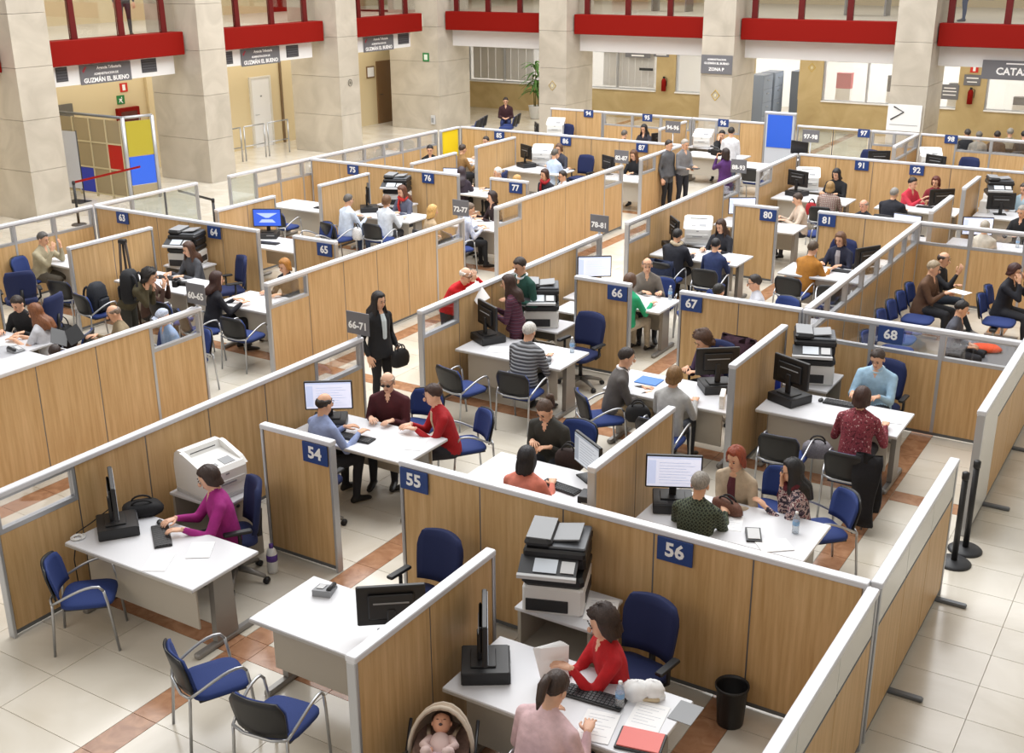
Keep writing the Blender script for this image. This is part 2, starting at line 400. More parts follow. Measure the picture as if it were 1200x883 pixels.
for x0,x1,l in ((-19.53,-18.53,'pale travertine column with a small round emblem, behind booth 94'),(-13.93,-12.93,'pale travertine column carrying the grey zone sign'),(-8.32,-7.33,'pale travertine column carrying the white arrow sign')):
    course_column('stone_column',x0,x1,33.3,35.1,l)
# red gallery beams
def beam(axis,c0,c1,a,b,z0,z1,label):
    m=MB(); 
    if axis=='y': m.bx(c0,c1,a,b,z0,z1,0,.012)
    else: m.bx(a,b,c0,c1,z0,z1,0,.012)
    return tag(build('gallery_beam',m,RED),label,'beam','red gallery beams')
LB=[(12.2,16.68),(17.72,22.12),(23.2,27.65),(28.7,32.65)]
for (a,b),l in zip(LB,('red gallery beam left of the first column','red gallery beam above the lobby with coloured panes','red gallery beam above the white door','red gallery beam above the brown door')):
    beam('y',-24.1,-23.65,a,b,3.35,3.92,l)
FB=[(-23.45,-19.56),(-18.48,-13.96),(-12.9,-8.35),(-7.3,-1.6)]
for (a,b),l in zip(FB,('red gallery beam above the potted palm','red gallery beam between the emblem column and the zone sign column','red gallery beam between the zone sign and the arrow sign','red gallery beam at the far right above the red extinguisher sign')):
    beam('x',33.7,34.1,a,b,3.34,3.94,l)
# gallery posts and glazing: one balustrade per bay
def gallery(axis,c,a,b,posts,label):
    t=thing('gallery_balustrade',label,'balustrade',group='gallery balustrades')
    for p in posts:
        m=MB(); hw=.085
        if axis=='y': m.prism([(p-hw,3.9),(p+hw,3.9),(p+hw*.55,5.6),(p-hw*.9,5.6)],'x',c-.05,c+.05)
        else: m.bx(p-hw,p+hw,c-.05,c+.05,3.9,5.6)
        build('post',m,REDD,t)
    ps=[a]+sorted(posts)+[b]
    for i in range(len(ps)-1):
        if ps[i+1]-ps[i]<.3: continue
        m=MB()
        if axis=='y': m.bx(c-.01,c+.01,ps[i]+.09,ps[i+1]-.09,3.95,5.5)
        else: m.bx(ps[i]+.09,ps[i+1]-.09,c-.01,c+.01,3.95,5.5)
        build('pane',m,GLASS,t)
    m=MB()
    if axis=='y': m.bx(c-.06,c+.06,a,b,5.5,5.6)
    else: m.bx(a,b,c-.06,c+.06,5.5,5.6)
    build('handrail',m,REDD,t)
for (a,b),ps,l in zip(LB,((13.5,15),(18.86,20.28,21.64),(24.28,25.65,27.06),(29.55,30.75,32.0)),('red-posted balustrade left of the first column','red-posted balustrade in front of the person on the gallery','red-posted balustrade above the white door','red-posted balustrade above the brown door')):
    gallery('y',-23.85,a,b,ps,l)
for (a,b),ps,l in zip(FB,((-23.1,-21.84,-20.6),(-18.11,-16.68,-15.26),(-12.57,-11.18,-9.78),(-7.06,-5.62,-4.2)),('red-posted balustrade above the potted palm','red-posted balustrade above the wall extinguisher','red-posted balustrade above the filing cabinets','red-posted balustrade at the far right')):
    gallery('x',33.9,a,b,ps,l)
# gallery slabs, upper walls, upper slab
struct('ceiling_left',MB().bx(-31,-24.1,8,35.2,3.45,3.85),mat('gallery_floor','d8d2c4',.4),'slab of the left gallery')
struct('ceiling_far',MB().bx(-31,-1,34.1,46,3.4,3.85),mat('gallery_floor','d8d2c4',.4),'slab of the far gallery')
struct('wall_upper_left',MB().bx(-30.3,-30,8,46,3.85,8),WALLC,'cream wall at the back of the left gallery')
struct('wall_upper_far',MB().bx(-31,0,45.6,46,3.85,8),WALLC,'cream wall at the back of the far gallery')
struct('ceiling_upper',MB().bx(-31,-24.2,8,46,7.9,8.1).bx(-24.2,0,34.2,46,7.9,8.1),WALLW,'slab over the galleries')
# red doors and coloured boards on the galleries
def flat(name,label,cat,x0,x1,y0,y1,z0,z1,m_,ch=.004):
    return tag(build(name,MB().bx(x0,x1,y0,y1,z0,z1,0,ch),m_),label,cat)
flat('red_door_panel','red door leaf on the left gallery above the white door','door',-29.995,-29.9,32.2,33.3,3.85,6,RED)
flat('notice_board','blue board standing on the far gallery above the potted palm','board',-20.6,-19.9,37.6,37.7,4.3,5.3,mat('board_blue','2c3f9c',.5))
flat('notice_board','yellow board standing on the far gallery above the filing cabinets','board',-12.6,-11.9,37.6,37.7,4.5,5.6,mat('board_yellow','e8cf10',.5))
flat('notice_board','red board standing on the far gallery left of the arrow sign column','board',-9.6,-9.0,37.6,37.7,4.5,5.6,mat('board_red','cf2a18',.5))
flat('notice_board','blue board standing on the far gallery at the far right','board',-7.5,-6.7,37.6,37.7,4.4,5.4,mat('board_blue','2c3f9c',.5))
def gal_desk(x,l):
    t=thing('gallery_desk',l,'desk'); 
    build('desk_top',MB().bx(x-.7,x+.7,38.2,38.9,4.52,4.56),GREYP,t)
    for q in (-.65,.6): build('leg',MB().bx(x+q,x+q+.05,38.25,38.85,3.852,4.52),LEGG,t)
gal_desk(-17.3,'grey table on the far gallery above the wall extinguisher'); gal_desk(-10.6,'grey table on the far gallery between the yellow and red boards'); gal_desk(-5.2,'grey table on the far gallery at the far right')
# white lintels with vents and signs (left)
def lintel(axis,c0,c1,a,b,z0,z1,label):
    m=MB()
    if axis=='y': m.bx(c0,c1,a,b,z0,z1)
    else: m.bx(a,b,c0,c1,z0,z1)
    t=thing('white_lintel',label,'lintel',group='white lintels under the galleries'); build('fascia',m,WALLW,t); return t
VENT=mat('vent_dark','45454a',.6)
def vent(t,y0,y1,z0,z1):
    v=build('vent',MB().bx(-23.955,-23.94,y0,y1,z0,z1),VENT,t)
    for i in range(5):
        z=z0+(z1-z0)*(i+.5)/5; build('slat',MB().bx(-23.942,-23.93,y0+.01,y1-.01,z-.012,z+.012),mat('vent_slat','5c5c62',.5),v)
def gsign(t,yc,w):
    o=plate(t,'wall_sign',w,.46,SIGNG,(-23.93,yc,3.07),'+x',[('GUZMÁN EL BUENO',.15,-.14),('ADMINISTRACION DE',.075,0.0),('Agencia Tributaria',.10,.14,.1)],'grey sign with white capitals')
    build('emblem',MB().add([(.0095,-w/2+.1,.05),(.0095,-w/2+.2,.18),(.0095,-w/2+.16,.2),(.0095,-w/2+.06,.1)],[(0,1,2,3)]),mat('emblem_red','a03040',.5),o)
t=lintel('y',-24.1,-23.95,18.1,21.98,2.86,3.35,'white lintel with grey lettered sign above the coloured-pane lobby'); vent(t,18.3,18.63,2.97,3.3); vent(t,20.89,21.38,2.97,3.3); gsign(t,19.75,1.55)
t=lintel('y',-24.1,-23.95,23.6,27.42,2.88,3.35,'white lintel with grey lettered sign above the white door'); vent(t,23.8,24.11,2.95,3.28); vent(t,26.29,26.81,2.95,3.28); gsign(t,25.2,1.57)
t=lintel('y',-24.1,-23.95,29.2,32.36,2.86,3.35,'white lintel with grey lettered sign above the brown door'); vent(t,31.68,32.27,2.97,3.3); gsign(t,30.63,1.56)
for (a,b),l in zip(FB,('white lintel above the window by the palm','white lintel above the extinguisher bay','white lintel above the filing cabinets','white lintel at the far right beside the large grey sign')):
    t=lintel('x',34.2,34.4,a-.1,b+.1,2.79,3.34,l)
# far wall: sill walls, piers, windows with rooms behind
GLW=glassm('office_window_glass',refl=.06,haze=.12)
SILL=marblem('yellow_travertine','b19a6c','c6b184',.35,1.0)
fwm=MB()
for x0,x1 in ((-26.5,-14.6),(-12.9,-1)): fwm.bx(x0,x1,FARW,FARW+.25,0,1.03)
for x0,x1 in ((-26.5,-26.4),(-18.2,-17.45),(-14.75,-14.55),(-12.92,-12.1),(-7.75,-6.9)): fwm.bx(x0,x1,FARW,FARW+.25,1.03,3.4)
fwm.bx(-26.5,-1,FARW,FARW+.25,2.36,3.4)
struct('wall_far',fwm,SILL,'yellow travertine wall with office windows behind the far columns')
for i,(x0,x1,l) in enumerate(((-26.4,-18.2,'office window with pale blinds behind the palm'),(-17.45,-14.75,'office window right of the wall extinguisher'),(-12.1,-7.75,'office window with a red box inside'),(-6.9,-1.2,'office window at the far right with a dark car-shaped bag'))):
    o=thing('window_%d'%(i+1),None,None); o['kind']='structure'; o['label']=l
    n=max(2,round((x1-x0)/1.5)); 
    for k in range(n):
        a=x0+(x1-x0)*k/n; b=x0+(x1-x0)*(k+1)/n
        build('pane',MB().bx(a+.03,b-.03,FARW+.1,FARW+.12,1.06,2.34),GLW,o)
        build('frame',MB().bx(a,a+.05,FARW+.04,FARW+.18,1.03,2.36).bx(a+.05,b,FARW+.04,FARW+.18,1.03,1.07).bx(a+.05,b,FARW+.04,FARW+.18,2.32,2.36),ALU,o)
    build('sill',MB().bx(x0,x1,FARW-.05,FARW+.2,1.0,1.04),WALLW,o)
# office behind the far wall
struct('floor_office',MB().bx(-27,-1,FARW+.25,45.6,-.1,0),mat('office_floor','b9b3a6',.5),'office floor behind the windows')
struct('wall_office',MB().bx(-27,-1,45.4,45.6,0,3.4).bx(-27,-26.6,FARW,45.5,0,3.4),WALLW,'white back wall of the office behind the windows')
for k,x in enumerate((-23.5,-16.5,-12,-9,-4.5)): area('office_ceiling_lamp.%d'%k,(x,42.3,3.3),2.4,3.5,180)
# ================================================================ partitions
PM={}
def pmesh(kind,wd,ax):
    k=(kind,round(wd,3),ax)
    if k in PM: return PM[k]
    out=[]
    def b(n,a0,a1,t0,t1,z0,z1,m_,ch=0,par=None):
        mb=MB()
        if ax=='y': mb.bx(t0,t1,a0,a1,z0,z1,0,ch)
        else: mb.bx(a0,a1,t0,t1,z0,z1,0,ch)
        out.append((n,mb.mesh(n,m_)))
    h=wd/2-.006
    if kind=='w': b('panel',-h,h,-.03,.03,.07,1.372,WOOD,.004)
    elif kind in 'gf':
        b('panel',-h,h,-.03,.03,.07,1.03,WOOD,.004)
        if kind=='g':
            b('pane',-h+.03,h-.03,-.006,.006,1.075,1.345,GLASS)
            mb=MB()
            for (a0,a1,z0,z1) in ((-h,h,1.03,1.075),(-h,h,1.345,1.372),(-h,-h+.03,1.075,1.345),(h-.03,h,1.075,1.345)):
                if ax=='y': mb.bx(-.032,.032,a0,a1,z0,z1)
                else: mb.bx(a0,a1,-.032,.032,z0,z1)
            out.append(('window_frame',mb.mesh('window_frame',ALU)))
        else:
            b('white_pane',-h,h,-.03,.03,1.04,1.372,FROST,.004)
            b('rail',-h,h,-.034,.034,1.026,1.04,ALUD)
    elif kind=='G':
        b('pane',-h+.03,h-.03,-.006,.006,.10,1.345,glassm('screen_glass',tint='eef2ee',refl=.07,haze=.10))
        b('bottom_rail',-h,h,-.03,.03,.04,.10,ALU)
    elif kind=='Y': b('yellow_sheet',-h+.03,h-.03,-.02,.02,.3,1.36,mat('yellow_sheet','efd21c',.5)); b('panel',-h,h,-.025,.025,.07,.3,WOOD)
    elif kind=='B':
        b('notice_sheet',-h+.05,h-.05,-.035,-.02,.80,1.66,mat('notice_blue','2f63d8',.4)); b('backing',-h,h,-.02,.02,.07,1.70,mat('board_back','c3c8d0',.5))
    elif kind=='n': b('white_pane',-h,h,-.03,.03,.07,1.372,FROST,.004)
    PM[k]=out; return out
def partition(ax,c,a,b,kinds,label):
    t=thing('room_divider',label,'partition',(c,a,0) if ax=='y' else (a,c,0))
    n=len(kinds); L=b-a; e=.035; wd=(L-2*e)/n
    def pt(n_,a0,a1,t0,t1,z0,z1,m_,ch=0):
        mb=MB()
        if ax=='y': mb.bx(t0,t1,a0,a1,z0,z1,0,ch)
        else: mb.bx(a0,a1,t0,t1,z0,z1,0,ch)
        return build(n_,mb,m_,t)
    top=T if kinds!='B' else 1.74
    pt('post',0,e,-.04,.04,0,top-.05,ALU,.006); pt('post',L-e,L,-.04,.04,0,top-.05,ALU,.006)
    pt('top_rail',-.002,L+.002,-.046,.046,top-.05,top,CAP,.008)
    pt('bottom_rail',e,L-e,-.025,.025,.03,.07,ALUD)
    for i,k in enumerate(kinds):
        for nm,me in pmesh(k,wd,ax):
            m=e+wd*(i+.5); ob(nm,me,t,(0,m,0) if ax=='y' else (m,0,0))
        if i: 
            m=e+wd*i; wdn=.02 if 'g' in (k,kinds[i-1]) and k!='w' else .006
            pt('mullion',m-wdn,m+wdn,-.026 if wdn<.01 else -.036,.026 if wdn<.01 else .036,.07,1.37,ALUD if wdn<.01 else ALU)
    return t
PT=[partition(*q) for q in WALLS]
def wall_of(ax,c,p):
    for q,t in zip(WALLS,PT):
        if q[0]==ax and abs(q[1]-c)<.2 and q[2]-.05<=p<=q[3]+.05: return q,t
for num,x,y in ((54,-7.02,7.765),(55,-5.84,7.765),(56,-3.25,7.765),(66,-7.04,14.25),(67,-5.93,14.29),(68,-3.24,14.29),(80,-7.0,20.24),(81,-5.94,20.34),(91,-7.0,26.26),(92,-5.8,26.26),
   (63,-17.1,14.13),(64,-14.78,14.13),(65,-12.3,14.13),(75,-16.6,20.17),(76,-14.55,20.17),(77,-12.35,20.17),(85,-16.5,26.12),(86,-14.5,26.12),(87,-12.36,26.12),
   (94,-16.3,30.72),(95,-14.4,30.72),(96,-12.1,30.74),(97,-8.0,30.72),(98,-6.05,30.76)):
    q,t=wall_of('x',y,x)
    w_=.31; lx=min(max(x,q[2]+w_/2+.01),q[3]-w_/2-.01)-q[2]
    plate(t,'number_plate',w_,.21,SIGNB,(lx,-.052,1.265 if num<94 else 1.33),'-y',[(str(num),.17,.0)],'blue plate with white number %d'%num)
for tx,x,y in (('60-65',-11.28,10.34),('66-71',-8.62,10.41),('72-77',-11.32,16.62),('78-81',-8.65,16.74),('82-87',-11.30,22.84),('88-93',-8.66,22.98)):
    q,t=wall_of('y',x,y)
    o=plate(t,'aisle_sign',.34,.28,SIGNG,(.0,y-q[2]-.02,1.60),'-y',[(tx,.125,-.03)],'grey aisle sign with white %s'%tx)
    build('bracket',MB().bx(-.02,.02,-.005,.02,-.20,-.12),ALU,o)
for tx,x,y in (('94-96',-12.5,28.2),('97-98',-8.9,28.4)):
    t=thing('aisle_sign','small grey hanging sign reading %s'%tx,'sign',(x,y,0))
    build('post',MB().tube([(0,.02,0),(0,.02,1.4)],.015,6),ALU,t); build('foot',MB().lathe([(.14,0),(.14,.015),(.03,.025)],12),ALU,t)
    plate(t,'plate',.42,.3,SIGNG,(0,0,1.5),'-y',[(tx,.15,-.02)])
FEETN=0
for x,y in ((-1.67,8.57),(-1.67,10.26),(-1.69,12.6),(-1.69,14.4)):
    q,t=wall_of('y',x,y); build('floor_foot',MB().bx(.0,.30,y-q[2]-.03,y-q[2]+.03,0,.035,0,.01),ALUD,t)

# ================================================================ furniture prototypes
def bez(p0,p1,p2,p3,n=8):
    return [tuple((1-t)**3*np.array(p0)+3*(1-t)**2*t*np.array(p1)+3*(1-t)*t*t*np.array(p2)+t**3*np.array(p3)) for t in np.linspace(0,1,n)]
def cushion(w,d,h,n=8,crown=.015):
    m=MB(); R=[]
    for (s,z) in ((.90,0),(1,h*.25),(1,h*.7),(.93,h),(.6,h+crown*.8),(.05,h+crown)):
        R.append([(w/2*s*np.sign(math.cos(a))*abs(math.cos(a))**.45,d/2*s*np.sign(math.sin(a))*abs(math.sin(a))**.45,z) for a in np.linspace(0,2*PI,24,endpoint=False)])
    return m.rings(R)
def backpanel(w,z0,z1,y0,tilt,th,curve=.05,topr=.35):
    """upright padded panel: curved in plan, rounded top"""
    m=MB(); nz,nx=6,9; F=[];B=[]
    for i in range(nz+1):
        t=i/nz; z=z0+(z1-z0)*t; ww=w/2*(1-topr*max(0,(t-.65)/.35)**2*.6)*(1-.12*(1-t)**2)
        fr=[];bk=[]
        for j in range(nx):
            u=-1+2*j/(nx-1); y=y0-tilt*t+curve*u*u; zz=z-(.05*u*u*topr if t>.8 else 0)
            fr.append((ww*u,y+th/2,zz)); bk.append((ww*u,y-th/2,zz))
        F.append(fr+bk[::-1])
    return m.rings(F,0,True)
VC=Proto()
VC.part('seat',MB().add(*(lambda q:(q.v,q.f))(cushion(.47,.46,.05)),sm=True),BLUEF,loc=(0,.02,.43))
VC.part('backrest',backpanel(.46,.52,.83,-.235,.07,.022),BLUEF)
VC.part('back_shell',backpanel(.475,.50,.84,-.262,.07,.018),BLACKP)
for s in (-1,1):
    VC.part('armrest',MB().tube(bez((s*.235,-.25,.51),(s*.27,-.10,.60),(s*.275,.05,.69),(s*.27,.16,.665),8)+[(s*.265,.195,.62)],.0125,7),CHROME)
    VC.part('leg',MB().tube([(s*.265,.195,.62),(s*.262,.215,.5),(s*.25,.26,0)],.0125,7),CHROME)
    VC.part('leg',MB().tube([(s*.235,-.25,.51),(s*.235,-.255,.42),(s*.24,-.29,0)],.0125,7),CHROME)
VC.part('back_rail',MB().tube([(-.235,-.25,.51),(-.12,-.285,.50),(.12,-.285,.50),(.235,-.25,.51)],.013,7),CHROME)
VC.part('seat_frame',MB().bx(-.2,.2,-.17,.2,.415,.435),DARKP)
NV=MB
OC=Proto()
OC.part('seat',MB().add(*(lambda q:(q.v,q.f))(cushion(.50,.50,.07)),sm=True),NAVYF,loc=(0,.03,.44))
OC.part('backrest',backpanel(.50,.56,1.03,-.23,.07,.05,.06,.32),NAVYF)
OC.part('back_bracket',MB().tube([(0,-.08,.43),(0,-.26,.45),(0,-.28,.72)],[.03,.03,.025],8),BLACKP)
for s in (-1,1): OC.part('armrest',MB().tube([(s*.24,-.02,.45),(s*.30,-.02,.5),(s*.30,-.02,.64)],.018,6).bx(s*.30-.035,s*.30+.035,-.14,.13,.64,.67,0,.01),BLACKP)
OC.part('gas_column',MB().tube([(0,0,.12),(0,0,.44)],[.03,.025],10),BLACKP)
for k in range(5):
    a=2*PI*k/5+.3; c,s=math.cos(a),math.sin(a)
    i=OC.part('base_leg',MB().tube([(0,0,.14),(c*.15,s*.15,.12),(c*.31,s*.31,.075)],[.035,.03,.02],6),LEGG)
    OC.part('castor',MB().tube([(c*.32-s*.025,s*.32+c*.025,.032),(c*.32+s*.025,s*.32-c*.025,.032)],.032,10),BLACKP,i)
# desk: visitor side is local -y
DK=Proto()
DK.part('desk_top',MB().bx(-.82,.82,-.40,.40,.712,.742,0,.006),WHITE)
DK.part('edge_band',MB().bx(-.815,.815,-.403,.403,.708,.731),DESKEDGE)
DK.part('modesty_panel',MB().bx(-.70,.70,-.265,-.245,.24,.70,0,.003),DESKP)
for s in (-1,1):
    i=DK.part('leg',MB().prism([(-.13,.06),(.13,.06),(.11,.708),(-.11,.708)],'x',s*.73-.03,s*.73+.03),LEGG)
    DK.part('foot',MB().bx(s*.73-.035,s*.73+.035,-.37,.37,0,.055,0,.015),LEGG,i)
ST=Proto()
ST.part('table_top',MB().bx(-.36,.36,-.28,.28,.70,.73,0,.005),WHITE)
ST.part('side_panel',MB().bx(-.34,-.31,-.26,.26,0,.70),DESKP); ST.part('side_panel',MB().bx(.31,.34,-.26,.26,0,.70),DESKP)
ST.part('shelf',MB().bx(-.31,.31,-.24,.26,.34,.36),DESKP)
ST.part('stretcher',MB().bx(-.31,.31,.23,.25,.4,.68),DESKP)
# white laser printer (front local -y)
WP=Proto()
WP.part('body',MB().prism([(-.28,.05),(.27,.05),(.28,.30),(.25,.42),(.20,.46),(.12,.46),(.08,.385),(-.24,.335),(-.28,.29)],'x',-.23,.23),WHITEP)
for s in (-1,1): WP.part('side_rim',MB().prism([(-.27,.30),(.12,.40),(.12,.46),(.07,.455),(-.20,.36)],'x',s*.235-.025,s*.235+.025),WHITEP)
WP.part('paper_slot',MB().bx(-.15,.15,.095,.115,.405,.422),DARKP)
WP.part('control_panel',MB().prism([(-.22,.339),(-.10,.358),(-.10,.362),(-.22,.343)],'x',.02,.15),GREYP)
WP.part('display',MB().prism([(-.20,.343),(-.15,.351),(-.15,.355),(-.20,.347)],'x',-.12,-.04),GREYP)
WP.part('front_tray',MB().bx(-.20,.20,-.292,-.278,.13,.20,0,.004),mat('printer_tray','d2d2d0',.5)); WP.part('handle',MB().bx(-.09,.09,-.297,-.29,.16,.175),GREYP)
WP.part('logo',MB().bx(-.02,.02,-.284,-.279,.255,.27),GREYP)
WP.part('paper_cassette',MB().bx(-.235,.235,-.285,.275,0,.05,0,.01),LGREYP)
# black and white multifunction machine
MF=Proto(); DG=mat('machine_grey','55585d',.45)
MF.part('lower_body',MB().bx(-.25,.25,-.27,.25,0,.25,0,.02),WHITEP)
MF.part('paper_drawer',MB().bx(-.22,.13,-.278,-.262,.03,.14,0,.004),DARKP)
MF.part('side_hatch',MB().bx(.243,.256,-.12,.20,.05,.15,0,.005),DARKP)
MF.part('middle_body',MB().bx(-.255,.255,-.275,.255,.25,.35,0,.03),BLACKP)
MF.part('output_bay',MB().bx(-.20,.25,-.14,.25,.35,.47,0,.02),BLACKP)
MF.part('scanner_bed',MB().bx(-.255,.255,-.20,.26,.47,.55,0,.02),BLACKP)
MF.part('lid',MB().bx(-.06,.25,-.17,.25,.55,.575,0,.01),DG)
MF.part('document_feeder',MB().bx(-.25,-.02,-.19,.25,.55,.63,0,.03),BLACKP)
MF.part('feeder_cover',MB().prism([(-.235,.632),(-.035,.625),(-.035,.632),(-.235,.640)],'y',-.16,.22),GREYP)
MF.part('feeder_tray',MB().prism([(-.03,.585),(.19,.61),(.19,.622),(-.03,.60)],'y',-.1,.2),GREYP)
i=MF.part('control_panel',MB().prism([(-.36,.38),(-.18,.46),(-.18,.49),(-.36,.405)],'x',-.27,.20),DARKP)
MF.part('silver_edge',MB().prism([(-.372,.372),(-.35,.382),(-.35,.412),(-.372,.402)],'x',-.275,.205),LGREYP,i)
MF.part('touch_screen',MB().prism([(-.335,.424),(-.215,.481),(-.215,.484),(-.335,.427)],'x',-.15,.04),mat('lit_touch','b9c0c8',.3,emit=.15),i)
MF.part('keypad',MB().prism([(-.325,.428),(-.225,.477),(-.225,.480),(-.325,.431)],'x',.07,.18),LGREYP,i)
# monitor (front local -y)
MO=Proto()
def slab(w,z0,z1,y0,y1,m): return MB().bx(-w/2,w/2,y0,y1,z0,z1,0,.006)
i=MO.part('screen_housing',MB().bx(-.27,.27,-.02,.02,.10,.44,0,.008).bx(-.18,.18,.02,.045,.16,.38,0,.012),BLACKP)
def dispmesh(kind):
    m=MB().bx(-.255,.255,-.0225,-.0205,.118,.425)
    if kind in('white','grey'):
        m.bx(-.255,.255,-.0232,-.0225,.405,.425,1); m.bx(-.25,-.17,-.0232,-.0225,.14,.39,1)
        for i in range(8): m.bx(-.14,.20-.04*(i%3),-.0232,-.0225,.15+.03*i,.155+.03*i,2)
    elif kind=='blue':
        m.add([(-.2,-.023,.36),(.2,-.023,.36),(.03,-.023,.27),(-.03,-.023,.27)],[(0,1,2,3)],1); m.add([(-.16,-.023,.18),(.16,-.023,.18),(.10,-.023,.24),(-.10,-.023,.24)],[(0,1,2,3)],1)
    return m.mesh('display',{'white':[SCREENW,mat('screen_bar','b9c3e0',.3,emit=.7),mat('screen_text','a4abc4',.3,emit=.6)],'grey':[SCREENG,mat('screen_bar_grey','8f9aa6',.3,emit=.35),mat('screen_text_grey','7d8894',.3,emit=.3)],'blue':[SCREENB,mat('screen_pale','9fb4ee',.3,emit=.7)],'off':[mat('screen_off','15161a',.2)]}[kind])
DISP={k:dispmesh(k) for k in ('white','grey','blue','off')}
MO.part('display',DISP['off'],None,i)
MO.part('cable_slot',MB().bx(-.14,.14,.045,.05,.30,.312),GREYP,i)
MO.part('neck',MB().bx(-.035,.035,.02,.06,.01,.25,0,.01),BLACKP)
MO.part('stand_foot',MB().bx(-.12,.12,-.08,.11,0,.014,0,.006),BLACKP)
PC=Proto()
PC.part('case',MB().bx(-.19,.19,-.18,.18,0,.105,0,.008),BLACKP)
PC.part('front_bezel',MB().bx(-.185,.185,-.186,-.178,.008,.097),DARKP); PC.part('drive_tray',MB().bx(.0,.15,-.189,-.185,.06,.078),GREYP)
KB=Proto()
KB.part('base',MB().bx(-.225,.225,-.08,.08,0,.018,0,.005),BLACKP)
km=MB()
for r in range(5):
    for c in range(14): km.bx(-.213+c*.0305,-.213+c*.0305+.025,-.068+r*.0275,-.068+r*.0275+.022,.018,.025)
KB.part('keys',km,DARKP); KB.parts[-1][1]['kind']='stuff'
MS=Proto(); MS.part('shell',MB().ell((0,0,.012),(.03,.052,.02),8),BLACKP); MS.part('wheel',MB().bx(-.004,.004,.02,.038,.026,.034),GREYP)
PH=Proto(); PH.part('base',MB().prism([(-.09,0),(.09,0),(.09,.06),(-.09,.02)],'x',-.08,.08),GREYP); PH.part('handset',MB().tube([(-.06,-.07,.04),(-.065,0,.065),(-.06,.07,.06)],[.022,.015,.022],8),DARKP); PH.part('keypad',MB().prism([(-.06,.031),(.04,.053),(.04,.057),(-.06,.035)],'x',0,.06),LGREYP)
BT=Proto(); WATER=glassm('bottle_plastic',tint='dfeaf2',refl=.15,haze=.25)
BT.part('bottle_body',MB().lathe([(.004,0),(.031,.002),(.033,.02),(.031,.05),(.033,.08),(.033,.14),(.026,.17),(.013,.19),(.013,.2)],12),WATER); BT.part('label_band',MB().lathe([(.0335,.085),(.0335,.125)],12),mat('bottle_label','7fa7cf',.5)); BT.part('cap',MB().lathe([(.015,.198),(.015,.216)],10),WHITEP)
DZ=.742
def chair(label,x,y,deg,group='visitor chairs'): return VC.place('visitor_chair',label,'chair',(x,y,0),R_(deg-90),group)
def ochair(label,x,y,deg,group='swivel chairs of the clerks'): return OC.place('swivel_chair',label,'chair',(x,y,0),R_(deg-90),group)
def desk(label,x,y,up=False): return DK.place('office_desk',label,'desk',(x,y,0),PI if up else 0,'office desks in the booths')
def table(label,x,y,rot=0): return ST.place('side_table',label,'table',(x,y,0),R_(rot),'printer tables')
def monitor(label,x,y,deg,disp='off',pc=None,z=DZ):
    """deg = direction the screen looks"""
    if pc: PC.place('desktop_computer',pc,'computer',(x,y,z),R_(deg+90),'desktop computers'); z+=.105
    return MO.place('monitor',label,'monitor',(x,y,z),R_(deg+90),'monitors',swap={'display':DISP[disp]})
def kbd(label,x,y,deg): KB.place('keyboard',label,'keyboard',(x,y,DZ),R_(deg+90),'keyboards')
def mouse(label,x,y,deg=0): MS.place('computer_mouse',label,'mouse',(x,y,DZ),R_(deg),'mice')
PAPN=0
def paper(label,x,y,deg,w=.21,d=.297,z=DZ,n=1,m_=None,lines=True):
    global PAPN; PAPN+=1
    t=thing('paper_sheet',label,'paper',(x,y,z+.0015*(PAPN%3)),R_(deg))
    build('sheet',MB().bx(-w/2,w/2,-d/2,d/2,.0005,.002+.001*n),m_ or PAPER,t)
    if lines:
        m=MB()
        for i in range(7): m.bx(-w*.38,w*(.38-.15*(i%3)),d*(.36-.11*i),d*(.36-.11*i)+.004,.0021+.001*n,.0026+.001*n)
        build('printed_lines',m,mat('print_grey','b9bcc4',.8),t)
    return t
def bottle(label,x,y,z=DZ): BT.place('water_bottle',label,'bottle',(x,y,z),0,'plastic water bottles')
def phone(label,x,y,deg): PH.place('desk_phone',label,'phone',(x,y,DZ),R_(deg),'desk phones')
def wprinter(label,x,y,deg,z=.73): WP.place('laser_printer',label,'printer',(x,y,z),R_(deg+90),'white laser printers')
def mfp(label,x,y,deg,z=.73): MF.place('multifunction_printer',label,'printer',(x,y,z),R_(deg+90),'multifunction printers')
def bag(label,x,y,z,w,d,h,col,deg=0,handle=True):
    t=thing('bag',label,'bag',(x,y,z),R_(deg)); m_=mat('bag_'+col,col,.8,noise=.2,nscale=60,bump=.3); m=MB(); R=[]
    for (s,zz) in ((.82,0),(1,.15),(1.02,.45),(.92,.75),(.7,.93),(.35,1.0)):
        R.append([(w/2*s*np.sign(math.cos(a))*abs(math.cos(a))**.6*(1+.06*math.sin(3*a+zz*5)),d/2*s*np.sign(math.sin(a))*abs(math.sin(a))**.6,h*zz) for a in np.linspace(0,2*PI,18,endpoint=False)])
    build('body',m.rings(R),m_,t)
    if handle:
        for s in (-1,1): build('strap',MB().tube(bez((-w*.25,s*d*.2,h*.9),(-w*.2,s*d*.25,h*1.4),(w*.2,s*d*.25,h*1.4),(w*.25,s*d*.2,h*.9)),.01,5),mat('strap_dark','1c1a1a',.7),t)
    return t
